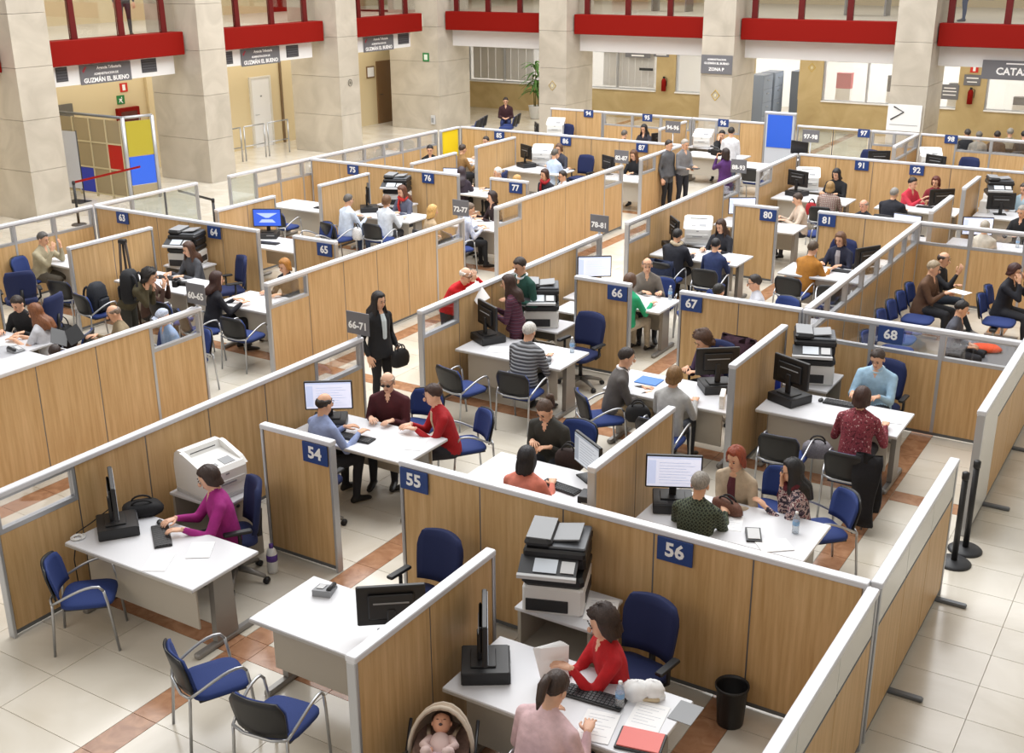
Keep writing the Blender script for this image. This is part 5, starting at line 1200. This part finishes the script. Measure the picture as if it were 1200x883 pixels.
# ---- waiting area
def bench(label,x,y,n,deg):
    t=thing('waiting_bench',label,'bench',(x,y,0),R_(deg-90),'blue beam benches')
    build('beam',MB().bx(-n*.28,n*.28,-.05,.05,.34,.39,0,.01),DARKP,t)
    for k in range(n):
        u=(k-(n-1)/2)*.56
        ob('seat',VC.parts[0][1],t,(u,.04,.41)); ob('backrest',VC.parts[1][1],t,(u,0,0)); ob('back_shell',VC.parts[2][1],t,(u,0,0))
        build('bracket',MB().tube([(u,0,.37),(u,-.2,.4),(u,-.26,.6)],.015,6),CHROME,t)
    for s in (-1,1): build('leg',MB().tube([(s*n*.2,0,.36),(s*n*.2,0,.02)],.025,8).bx(s*n*.2-.03,s*n*.2+.03,-.25,.25,0,.03),CHROME,t)
bench('blue beam bench along the divider where the couple waits',-3.72,17.55,4,0)
bench('blue beam bench with the woman in the dark coat',-2.62,18.6,2,0); bench('blue beam bench nearest the 68 partition',-3.62,15.85,2,0)
person('woman in a brown coat holding a sheet on the waiting bench',-3.62,18.27,1.15,350,shirt='5c4230',trous='202126',hair=('short','9a8a72'),arms=[(.05,.36,.82),(-.1,.32,.80)],hp=8,coat=.1,build_w=1.08,hvol=1.06)
paper('white sheet held by the woman in the brown coat',-3.18,18.18,70,z=.86)
person('bald man in black sitting cross-legged on the waiting bench',-3.60,18.86,1.17,348,shirt='1c1d22',trous='2c3540',hair=('fringe','3a2e28'),arms=[(.10,.40,1.0),(-.1,.3,.75)],hp=4,legs=[(.10,.46,.58,-.10,.62),(-.12,.44,.50,-.12,.42)],shoes='6d6a66')
person('dark-haired person in a grey jacket seated before the low table',-2.80,16.35,1.12,0,shirt='4a4c56',trous='2a2c33',hair=('short','191514'),arms='lap',hp=12)
person('woman in a dark coat at the right edge of the waiting area',-2.52,18.72,1.15,345,shirt='1b1d26',trous='23242a',hair=('bob','3c1c18'),arms='front',hp=14,coat=.1,L=.06)
t=thing('low_table','dark grey low table with an orange bag in the waiting area','table',(-2.38,16.72,0),0); build('table_top',MB().bx(-.42,.3,-.5,.5,.40,.44,0,.01),mat('table_grey','5f6166',.6),t)
for a_ in (-.36,.24):
    for b_ in (-.44,.44): build('leg',MB().tube([(a_,b_,0),(a_,b_,.4)],.02,6),CHROME,t)
bag('black and orange bag lying on the low table in the waiting area',-2.50,16.80,.44,.42,.30,.08,'d2491c',20,False)
bag('black folded jacket beside the orange bag on the low table',-2.62,16.62,.44,.34,.26,.06,'1a1817',40,False)
# ---- booth 80
desk('white desk of booth 80 with three people',-7.68,18.78)
monitor('black monitor beside the person in the fur-hooded parka',-8.32,19.02,40,'off','desktop computer before the person in the fur hood')
table('white table carrying the white printer behind the fur-hooded visitor',-8.15,19.72,0); wprinter('white laser printer behind the booth 80 clerk',-8.15,19.72,290)
person('long-haired clerk in dark clothes at booth 80',-7.55,19.30,1.17,262,shirt='22232b',trous='26262c',hair=('long','3a2418'),arms='desk',hp=18)
person('person in a dark parka with a pale fur hood at booth 80',-7.95,18.32,1.15,85,shirt='20222c',trous='26262c',hair=('short','1a1615'),arms='desk',hp=6,extra=(('scarf','b9ab92'),),build_w=1.15)
person('dark-haired child in a blue jacket at booth 80',-7.19,18.20,1.10,95,shirt='27355e',trous='1f2126',hair=('short','17141a'),arms='desk',hp=14)
chair('visitor chair under the child in blue at booth 80',-7.14,17.88,92); chair('visitor chair under the person in the fur hood',-7.95,17.92,85); paper('white papers between the child in blue and the long-haired clerk',-7.2,18.85,10,.3,.21,n=2)
coat_on_chair('navy coat hung on the chair beside booth 80',-7.95,17.95,85,'1d2742',.3,.86)
# ---- booth 81
desk('white desk of booth 81 with the man in mustard',-5.30,18.72)
ochair('navy swivel chair under the booth 81 clerk',-5.55,19.78,262); monitor('black monitor seen from behind beside the clerk facing the man in mustard',-4.85,19.05,150,'off')
kbd('keyboard before the booth 81 clerk',-5.15,18.92,92); paper('white sheet on the booth 81 desk by the mustard sleeve',-5.55,18.85,10); paper('white papers on the shelf behind the booth 81 monitor',-4.75,19.85,20,.3,.4,.73,8)
table('white table behind the booth 81 monitor',-4.80,19.85,0)
person('long-haired clerk in a dark jacket and scarf at booth 81',-5.42,19.38,1.17,262,shirt='23263a',trous='26262c',hair=('bob','6a4a34'),arms='desk',hp=14,extra=(('shirtfront','a9a4a8'),),L=.12)
person('man in a mustard jacket seated at booth 81',-5.63,18.58,1.15,70,shirt='a06a22',trous='3a3a3c',hair=('short','4a3a2a'),arms=[(.2,.40,.80),(-.12,.38,.80)],hp=6,build_w=1.12,lean=14)
chair('visitor chair under the man in mustard',-5.75,18.10,85); chair('visitor chair, empty, right of the man in mustard',-5.05,17.95,100)
# ---- M3 upper
desk('white desk behind the number 80 panel',-7.64,21.60,True); monitor('lit monitor just above the number 80 panel',-8.15,21.92,300,'white')
person('man in a beige shirt reading at the desk behind panel 80',-7.15,22.30,1.17,215,shirt='cbb9a8',trous='3a3a40',hair=('short','3c2c22'),arms='desk',hp=22)
paper('open papers before the man in the beige shirt',-7.12,21.72,20,.36,.26); chair('visitor chair under the man in the beige shirt',-6.85,22.62,225)
desk('white desk behind the number 81 partition',-5.30,21.75,True); monitor('lit monitor top showing behind the 81 partition',-4.92,21.95,262,'white')
person('bald man whose head shows over the 81 partition',-5.89,22.46,1.15,255,shirt='2a2c33',hair=('fringe','8a7c70'),arms='desk',hp=12,skin='dba48c')
# slot c right of the glazing
desk('white desk behind the waiting area glazing',-3.35,22.0,True); monitor('lit monitor behind the waiting area glazing',-3.75,22.35,290,'white')
person('grey-haired man in a pale shirt before the lit monitor behind the glazing',-3.51,21.65,1.15,100,shirt='cfc9bd',trous='3a3a40',hair=('short','a49c90'),arms='desk',hp=8)
person('man in black at the right edge behind the glazing',-3.15,23.25,1.17,250,shirt='191a1e',trous='23242a',hair=('short','9a948c'),arms='desk',hp=14)
bottle('clear bottle on the desk behind the glazing',-3.0,22.15); paper('papers on the desk behind the glazing',-2.95,21.9,20)
# ---- booth 91
desk('white desk before the woman in the black headscarf',-7.56,24.66); monitor('black monitor left of the woman in the black headscarf',-7.98,24.80,70,'off','desktop computer beside the woman in the black headscarf')
table('white table carrying the white printer by the woman in the black headscarf',-8.05,25.75,0); wprinter('white laser printer left of the woman in a black headscarf',-8.05,25.72,290)
person('woman in a black headscarf at booth 91',-7.32,25.40,1.17,262,shirt='18181c',trous='18181c',hair=('hood','161519'),arms='desk',hp=16,build_w=1.1,L=.14)
person('person with fair hair and a red plaid shawl at booth 91',-7.05,24.10,1.12,95,shirtm=patt('plaid_red','plaid',['7a2a30','a89a90','4a3a3a','c4b8ac'],8),trous='3a3a42',hair=('bob','9a7a4c'),arms='desk',hp=10,build_w=1.1,L=.08)
chair('visitor chair under the person in the red plaid shawl',-7.05,23.75,92); bag('red handbag beside the person in the plaid shawl',-7.42,24.12,.5,.24,.14,.26,'a01c24',10)
# ---- booth 92
desk('white desk before the woman in coral red pointing',-5.35,24.75); monitor('large black monitor seen from behind at booth 92',-4.92,24.75,130,'off'); kbd('keyboard before the large monitor of the two women in red',-5.2,24.9,95)
person('woman in a coral red top pointing at booth 92',-5.61,25.12,1.17,330,shirt='c23244',trous='2a2c33',hair=('short','241a18'),arms=[(.06,.46,.90),(-.16,.36,.80)],hp=6,hvol=1.06)
person('red-haired woman behind the large monitor at booth 92',-5.25,25.62,1.15,262,shirt='7a1f2a',trous='2a2c33',hair=('bob','5a2418'),arms='desk',hp=10,L=.1)
person('person in a black jacket seen from behind before booth 92',-5.68,23.92,1.15,80,shirt='1a1c26',trous='22242a',hair=('short','8a8680'),arms='desk',hp=6,build_w=1.25)
chair('visitor chair under the person in the black jacket before booth 92',-5.68,23.62,85)
# ---- right of booth 92
desk('white desk right of booth 92',-3.42,24.90); monitor('black monitor at the desk right of booth 92',-3.80,24.95,110,'off'); table('table carrying the black printer right of booth 92',-3.95,25.72,0); mfp('dark multifunction printer right of booth 92',-4.0,25.75,290)
person('man in a pale blue shirt at the right edge beyond booth 92',-3.50,25.62,1.17,255,shirt='a9c0cc',trous='2a2c33',hair=('short','3c3028'),arms='desk',hp=10)
flat('box_file','white box file on the desk right of booth 92','box',-4.2,-4.02,24.9,25.15,DZ,DZ+.24,WHITEP); paper('papers on the desk right of booth 92',-3.2,24.8,10)
# ---- standing group in the crossing
person('bearded man in a grey cardigan standing with his hands down by booth 87',-11.16,25.0,1.56,345,'stand',lean=0,shirt='55565a',trous='1f2024',hair=('short','2a1f19'),arms='down',hp=10,coat=.08)
person('grey-haired man in a grey sweater standing with a tablet',-10.89,25.3,1.56,335,'stand',lean=2,shirt='77777a',trous='23252d',hair=('short','a29c94'),arms=[(.12,.30,1.05),(-.1,.3,1.08)],hp=16)
t=flat('tablet','dark tablet in the hands of the grey-sweatered man','tablet',-10.62,-10.42,25.0,25.14,1.06,1.075,DARKP)
person('woman in a purple coat filming with a video camera in the crossing',-9.67,24.75,1.52,150,'stand',lean=2,shirt='4a2360',trous='23242c',hair=('bob','2a1c1a'),arms='camera',hp=0,coat=.12,L=.1)
t=thing('video_camera','black video camera held by the woman in purple','camera',(-9.95,24.90,1.50),R_(150)); build('camera_body',MB().bx(-.14,.14,-.06,.06,-.06,.08,0,.015),BLACKP,t); build('lens',MB().tube([(.14,0,.01),(.25,0,.01)],[.045,.05],10),BLACKP,t); build('microphone',MB().tube([(-.05,0,.11),(.2,0,.12)],.02,8),DARKP,t); build('handle',MB().tube(bez((-.12,0,.07),(-.1,0,.14),(.08,0,.14),(.1,0,.07)),.012,6),DARKP,t)
desk('white desk of booth 96 beside the standing man in white',-11.55,28.9); table('white table carrying the white printer near the man standing in a white shirt',-12.45,30.2,0); wprinter('white laser printer below the number 96 plate',-12.45,30.2,280)
person('man in a white shirt standing at booth 96 with his back to the camera',-10.69,27.67,1.56,110,'stand',lean=2,shirt='d4d6dc',trous='4a5266',hair=('short','1c1715'),arms='front',hp=10)
person('dark-haired person in black seated at booth 96',-11.70,29.62,1.17,280,shirt='1d1e22',hair=('short','1a1512'),arms='chin',hp=10)
desk('white desk below the blue notice board',-10.2,28.0); chair('dark visitor chair in front of the desk below the blue notice board',-9.9,27.3,90)
monitor('black monitor in front of the glass screen right of the blue board',-9.55,29.6,250,'off',z=.73); t=table('table carrying the monitor by the glass screen',-9.55,29.6); 
# ---- booths 94-98
ochair('navy swivel chair, empty, in the far left corner booth',-16.85,30.1,262); desk('empty white desk in the far left corner booth with a navy chair',-16.7,29.0); monitor('black monitor beside the empty navy chair in the far left corner booth',-17.2,29.2,40,'off'); table('table carrying the white printer in the far left corner booth',-17.15,30.25,0); wprinter('white laser printer in the far left corner booth',-17.15,30.25,290)
desk('white desk before the black-haired woman under the back glazing',-14.2,29.0); person('black-haired woman at booth 95',-14.0,29.62,1.17,265,shirt='2e2c34',hair=('long','191517'),arms='desk',hp=10); person('person whose grey hair shows below booth 95',-14.15,28.72,1.12,80,shirt='26272c',hair=('short','5a544e'),arms='desk',hp=10)
monitor('black monitor at booth 95 beside the divider',-13.3,29.15,150,'off')
ochair('navy swivel chair, empty, left of the far glazed divider',-7.85,29.75,262); desk('white desk in the far booth left of the glazed divider',-7.7,28.8); monitor('black monitor before the navy chair left of the far glazed divider',-7.35,29.0,120,'off')
ochair('navy swivel chair, empty, in front of the far row of waiting people',-5.45,29.8,262); desk('white desk in the far booth with the row of waiting people behind',-5.5,28.8); monitor('black monitor beside the far white printer with waiting people behind',-6.0,29.0,70,'off'); table('table carrying the white printer right of the far glazed divider',-6.35,29.95,0); wprinter('white laser printer right of the far glazed divider',-6.35,29.95,290)
for k,(x,y,sh,hr,l) in enumerate(((-6.1,33.0,'1e1f24','3a3430','person in black waiting behind booth 98, leftmost of the row'),(-5.75,32.7,'8f8a80','6a645c','person in grey waiting behind booth 98'),(-5.35,33.0,'4a3a30','2a1f1a','person in brown waiting behind booth 98'),(-5.15,33.7,'8a8474','8d877c','grey-haired person waiting behind booth 98'),(-4.75,33.4,'1c1d22','1d1816','dark-haired person at the right edge of the waiting row behind booth 98'))):
    person(l,x,y,1.17,100,shirt=sh,hair=('short',hr),arms='lap',hp=8)
    chair('chair under the '+l,x,y-.25,100,'chairs behind booth 98')
# ================================================================ left block
# L1 upper
desk('white desk at the left edge with the two students',-14.3,9.25,True)
person('young man in black leaning over the desk at the left edge',-14.36,9.80,1.13,290,shirt='17171b',hair=('short','2e221b'),arms='desk',hp=24,lean=14)
person('girl with long fair hair in a white T-shirt writing at the left edge',-13.72,9.62,1.15,205,shirt='c9cbd2',trous='3c4660',hair=('long','7a4a2a'),arms=[(.02,.42,.80),(-.14,.42,.80)],hp=22,sleeve='short')
person('dark-haired child in a red top low at the left',-12.36,8.86,1.02,120,shirt='a8342c',hair=('short','2c1c16'),arms='lap',hp=10)
person('bald man in an olive sweater looking at a folder at the left',-12.75,10.15,1.15,235,shirt='8a7a5e',trous='4a4a44',hair=('fringe','7a6a5c'),arms=[(.20,.38,.82),(-.06,.30,.75)],hp=24,build_w=1.1)
t=thing('folder','open black folder held by the bald man at the left','folder',(-13.12,9.62,.86),R_(60)); 
for s in (-1,1):
    oo=build('cover',MB().bx(0 if s>0 else -.22,.22 if s>0 else 0,-.15,.15,0,.006),BLACKP,t); oo.rotation_euler=(.5,-s*.45,0)
person('person with a pale blue cap and jacket behind the aisle window at the left',-12.06,10.40,1.13,250,shirt='8aa6cc',hair=('cap','b4bfd4'),arms='lap',hp=20)
desk('white desk before the child in red at the left',-13.55,8.85,True)
phone('dark phone on the students\' desk',-13.6,9.15,90); paper('open notebook before the fair-haired girl',-14.0,9.3,40,.3,.22)
ochair('bright blue-backed swivel chair at the left edge',-14.9,10.55,200); chair('visitor chair under the fair-haired girl',-13.5,9.95,215); chair('visitor chair under the bald man in olive',-12.5,10.4,235); chair('visitor chair under the person in the blue cap',-11.95,10.7,250)
bag('black backpack lying on the floor beside the students',-15.1,11.0,0,.4,.3,.38,'18181b',20)
# L2 lower slot c (63)
desk('white desk of the man in beige below the number 63 plate',-16.72,12.9)
person('man in a beige jacket reading with raised hands at the left',-17.30,12.50,1.17,15,shirt='a39a80',trous='4c463c',hair=('short','54504c'),arms=[(.12,.36,1.0),(-.10,.38,1.02)],hp=14,build_w=1.08)
chair('visitor chair under the man in beige',-17.55,12.38,20); chair('black-backed visitor chair near the divider at the left',-15.95,11.9,100)
ochair('blue swivel chair at the far left beyond the students',-16.5,11.35,150)
# L2 lower slot b (64)
desk('white desk of booth 64 with the photographers',-14.55,12.72); table('white table carrying the black printer below the 64 plate',-15.1,13.75,0); mfp('black multifunction printer behind the grey cardigan clerk and the photographers',-15.12,13.75,290)
person('long-haired clerk in a grey cardigan at booth 64',-14.55,13.25,1.17,262,shirt='4a4c52',hair=('long','4a3022'),arms='desk',hp=12)
kbd('keyboard before the clerk in the grey cardigan',-14.7,12.85,95); paper('white papers beside the photographers\' desk end',-14.2,12.75,15,.3,.22,n=3)
ochair('navy swivel chair, empty, beside the booth 64 clerk',-13.98,13.55,240)
person('photographer with curly black hair in an olive jacket bending with a camera',-13.35,11.35,1.30,20,'stand',lean=42,shirt='4a432e',trous='33322c',hair=('curly','1b1512'),arms=[(.06,.42,1.20),(-.06,.46,1.16)],hp=-10,hvol=1.1,build_w=1.08)
person('man in a brown jacket crouching with a camera beside the booth 64 desk',-14.0,11.95,1.10,30,shirt='4a3226',trous='2b2622',hair=('short','2c1c16'),arms='read',hp=8,build_w=1.05)
t=thing('still_camera','black camera held by the curly-haired photographer','camera',(-12.98,11.52,1.22),R_(20)); build('camera_body',MB().bx(-.04,.04,-.075,.075,-.05,.05,0,.01),BLACKP,t); build('lens',MB().tube([(.04,0,0),(.16,0,0)],[.04,.042],10),BLACKP,t); build('prism',MB().bx(-.03,.03,-.03,.03,.05,.08,0,.01),BLACKP,t)
def backpack(label,x,y,z,deg,col='17181c'):
    t=thing('backpack',label,'backpack',(x,y,z),R_(deg)); m_=mat('pack_'+col,col,.8,noise=.2,nscale=50,bump=.3)
    R=[]
    for (s,zz) in ((.8,0),(1,.08),(1,.3),(.9,.42),(.55,.49),(.2,.5)): R.append([(.17*s*np.sign(math.cos(a))*abs(math.cos(a))**.6,.11*s*np.sign(math.sin(a))*abs(math.sin(a))**.6,zz) for a in np.linspace(0,2*PI,18,endpoint=False)])
    build('sack',MB().rings(R),m_,t); build('pocket',MB().bx(-.12,.12,-.16,-.09,.05,.26,0,.03),m_,t)
    for s in (-1,1): build('strap',MB().tube(bez((s*.09,.10,.44),(s*.1,.2,.4),(s*.11,.2,.15),(s*.1,.1,.06)),.018,6),mat('pack_strap','2b2b30',.8),t)
backpack('black backpack on the back of the curly-haired photographer',-13.62,11.20,.92,-70); backpack('black backpack with a white stripe standing on the chair beside the divider',-14.85,11.55,.47,100,'1e222b')
chair('visitor chair holding the black backpack beside the divider',-14.88,11.55,80); chair('visitor chair behind the photographers',-13.55,11.9,90)
t=thing('camera_tripod','folded dark wooden tripod standing behind the photographers','tripod',(-14.95,12.25,0),.3)
for k in range(3):
    a=2*PI*k/3; build('leg',MB().tube([(.05*math.cos(a),.05*math.sin(a),1.45),(.16*math.cos(a),.16*math.sin(a),0)],[.022,.016],6),mat('tripod_dark','33261d',.6),t)
build('head',MB().bx(-.06,.06,-.05,.05,1.43,1.5,0,.01),BLACKP,t)
# slot a (65)
desk('white desk of booth 65 with the woman in black',-12.16,12.62)
person('woman in a black coat with blue gloves at booth 65',-12.74,12.10,1.17,60,shirt='1a1a22',trous='1c1c22',hair=('long','3a201a'),arms=[(.16,.42,.80),(-.10,.38,.80)],hp=6,coat=.12,extra=(('collar','5a2c22'),),L=.2)
person('blonde clerk whose face shows over the booth 65 window',-12.45,13.28,1.15,265,shirt='22242c',hair=('bob','a9722e'),arms='desk',hp=12,L=.08)
chair('visitor chair under the woman in the black coat',-12.78,11.72,65); chair('visitor chair, empty, at the end of the 72-77 partition',-12.0,11.85,92); paper('white papers before the woman in the black coat',-12.35,12.62,15,.4,.28,n=3); phone('desk phone at the aisle end of the booth 65 desk',-11.6,12.75,200)
kbd('keyboard at the aisle end of the booth 65 desk',-11.75,12.55,110)
# L2 upper
desk('white desk with the blue-lit monitor behind the number 64 plate',-14.65,15.65,True); monitor('monitor showing a blue wallpaper behind the number 64 plate',-15.3,15.95,300,'blue','desktop computer under the blue-lit monitor'); kbd('keyboard before the blue-lit monitor',-14.95,15.55,280)
chair('visitor chair beyond the blue-lit monitor',-15.0,16.95,250); ochair('blue swivel chair between the 64 and 65 panels',-13.35,15.1,90)
# L3 lower
desk('white desk at the left below the number 75 plate',-16.55,18.55); monitor('black monitor at the end of the desk below the number 75 plate',-15.85,18.7,140,'off'); kbd('keyboard on the desk below the number 75 plate',-16.1,18.5,95); chair('visitor chair before the desk below the number 75 plate',-16.5,17.7,90)
desk('white desk of the clerk with the red scarf',-14.55,18.70); monitor('black monitor beside the man in white below number 76',-15.12,18.78,40,'off','desktop computer beside the man in white'); table('white table carrying the black printer below number 76',-15.1,19.72,0); mfp('black multifunction printer behind the clerk with the red scarf',-15.1,19.75,290)
person('man in a white shirt and jeans seated below number 75',-14.82,17.78,1.17,75,shirt='c9d4e4',trous='3c4a66',hair=('short','5a5550'),arms='desk',hp=6,build_w=1.06)
person('short-haired woman in white seen from behind at the red scarf clerk\'s desk',-14.15,18.15,1.15,90,shirt='cfd6de',trous='3a3c44',hair=('bob','6a4c34'),arms='desk',hp=8,L=.03)
person('clerk with long brown hair and a red scarf below number 76',-14.45,19.05,1.17,262,shirt='55586a',hair=('long','5a3422'),arms='desk',hp=16,extra=(('scarf','b02a24'),))
chair('visitor chair under the man in white below number 75',-14.85,17.45,78); chair('visitor chair under the short-haired woman in white',-14.1,17.82,90)
bag('white plastic bag on the armrest between the two visitors in white',-14.5,17.6,.45,.2,.14,.25,'d8d8da',0)
desk('white desk before the dark-haired woman in maroon and black',-12.16,18.9); person('dark-haired woman in maroon and black at booth 77',-12.5,19.45,1.17,235,shirt='2c1a1e',hair=('bob','2a1a17'),arms='desk',hp=6,L=.1)
person('blonde woman behind the aisle window below the 72-77 sign',-12.82,17.85,1.15,60,shirt='b09a7c',hair=('bob','c9a060'),arms='lap',hp=8,L=.12)
person('man in a pale striped shirt seated at the end of the 72-77 partition',-12.30,18.35,1.15,50,shirtm=patt('pale_stripe','stripe',['b9bfd0','c9cedc','aab2c8'],9,axis='x'),trous='1f2126',hair=('short','6a5a4c'),arms=[(.2,.38,.80),(-.1,.38,.8)],hp=8,lean=14)
chair('visitor chair under the man in the pale striped shirt',-12.3,17.95,60); chair('visitor chair under the blonde woman behind the window',-12.85,17.8,70); paper('white papers beside the pale striped shirt',-12.0,18.8,10,.3,.2)
# L3 upper
desk('white desk with the lit monitor beyond number 76',-14.6,21.65,True); monitor('lit monitor behind the dark-haired person beyond number 76',-15.05,21.85,290,'white')
person('person in dark maroon turned to the lit monitor beyond number 76',-14.62,21.5,1.17,110,shirt='2e2430',hair=('long','3a3038'),arms='desk',hp=4)
person('white-haired person low behind panel 77',-14.04,22.1,1.12,230,shirt='3a3c42',hair=('short','d9d6d0'),arms='desk',hp=8)
ochair('blue swivel chair lying low beyond number 76',-14.55,22.75,200); paper('white papers on the desk beyond number 76',-14.2,21.7,20,.4,.3,n=3)
desk('white desk near the yellow panel',-16.7,22.7,True)
person('person in black with black hair near the yellow panel',-17.05,23.7,1.17,300,shirt='17171a',hair=('short','131113'),arms='lap',hp=10)
desk('white desk below the number 85 plate',-16.6,24.95); person('man in a tan jacket below the number 85 plate',-16.4,24.2,1.17,70,shirt='8a6a40',hair=('short','3a2c22'),arms='desk',hp=4)
person('dark head just visible below the number 85 plate',-16.62,25.6,1.17,270,shirt='2a2a2e',hair=('short','2a211c'),arms='desk',hp=4); monitor('black monitor below the number 85 plate',-16.1,25.1,90,'off')
# L4 lower
desk('white desk of the man in pale blue below number 86',-14.55,24.75); monitor('black monitor at the desk below number 86',-15.0,24.95,60,'off','desktop computer below number 86')
table('table carrying the white printer below number 86',-14.95,25.7,0); wprinter('white laser printer left of the clerk below number 86',-14.95,25.7,290)
person('man in a pale blue shirt seen from behind below number 86',-14.02,24.68,1.17,80,shirt='b4c4dc',trous='2c3040',hair=('short','55504a'),arms='desk',hp=6)
person('clerk with glasses facing the man in pale blue below number 86',-14.35,25.45,1.17,270,shirt='3a3c48',hair=('bob','5a4030'),arms='desk',hp=6,extra=(('glasses',),),L=.06)
ochair('white-backed swivel chair right of the clerk below number 86',-13.75,25.5,260)
person('woman with a red scarf seated behind the 82-87 partition',-12.85,22.15,1.17,255,shirt='23242e',hair=('bob','3a2018'),arms='lap',hp=4,extra=(('scarf','9a1c24'),),L=.08)
person('blonde woman seated left of the red scarf behind the 82-87 partition',-13.12,21.45,1.13,60,shirt='2c3448',hair=('bob','b9935a'),arms='lap',hp=4,L=.12)
person('dark-haired woman in white seated right of the red scarf',-12.48,22.3,1.15,240,shirt='cfd2d8',hair=('short','2a1f1b'),arms='lap',hp=4,extra=(('glasses',),))
chair('visitor chair under the woman with the red scarf',-12.8,22.45,255); coat_on_chair('black coat on a chair behind the number 77 panel',-13.5,21.9,80,'1b1d26',.4,.95)
chair('visitor chair under the black coat behind the number 77 panel',-13.5,21.9,80)
desk('white desk of booth 87 at the aisle gap',-12.16,24.85); person('long-haired clerk in black at booth 87',-12.30,25.50,1.17,262,shirt='1b1b20',hair=('long','5a3a24'),arms='desk',hp=18); monitor('black monitor left of the long-haired clerk at the aisle gap',-12.75,25.05,60,'off'); paper('white papers before the long-haired clerk in black at the aisle gap',-12.0,24.8,15,.4,.26,n=3)
# far waiting seats
bench('blue beam bench in the far corner by the palm',-20.9,31.5,3,200); bench('second blue beam bench in the far corner, behind the first',-20.3,32.7,2,200)
person('man in a dark red jacket sitting in the far corner by the palm',-20.75,33.2,1.17,300,shirt='3a1c22',trous='23305c',hair=('short','2a1d17'),arms='lap',hp=14)
# gallery people (upper floor)
def legs_person(label,x,y,z,face,**k):
    o,s=person(label,x,y,1.56,face,'stand',lean=0,arms='down',hp=0,vox=.022,**k); o.location.z+=z
legs_person('person in dark trousers standing on the left gallery',-24.6,21.1,3.85,330,shirt='3a3f4a',trous='26282f',hair=('short','2a2019'))
legs_person('person in blue jeans standing on the far gallery at the right',-7.2,36.2,3.85,200,shirt='5a5f6a',trous='2f3c5c',hair=('short','2a2019'))

bpy.data.scenes.remove(TMP)
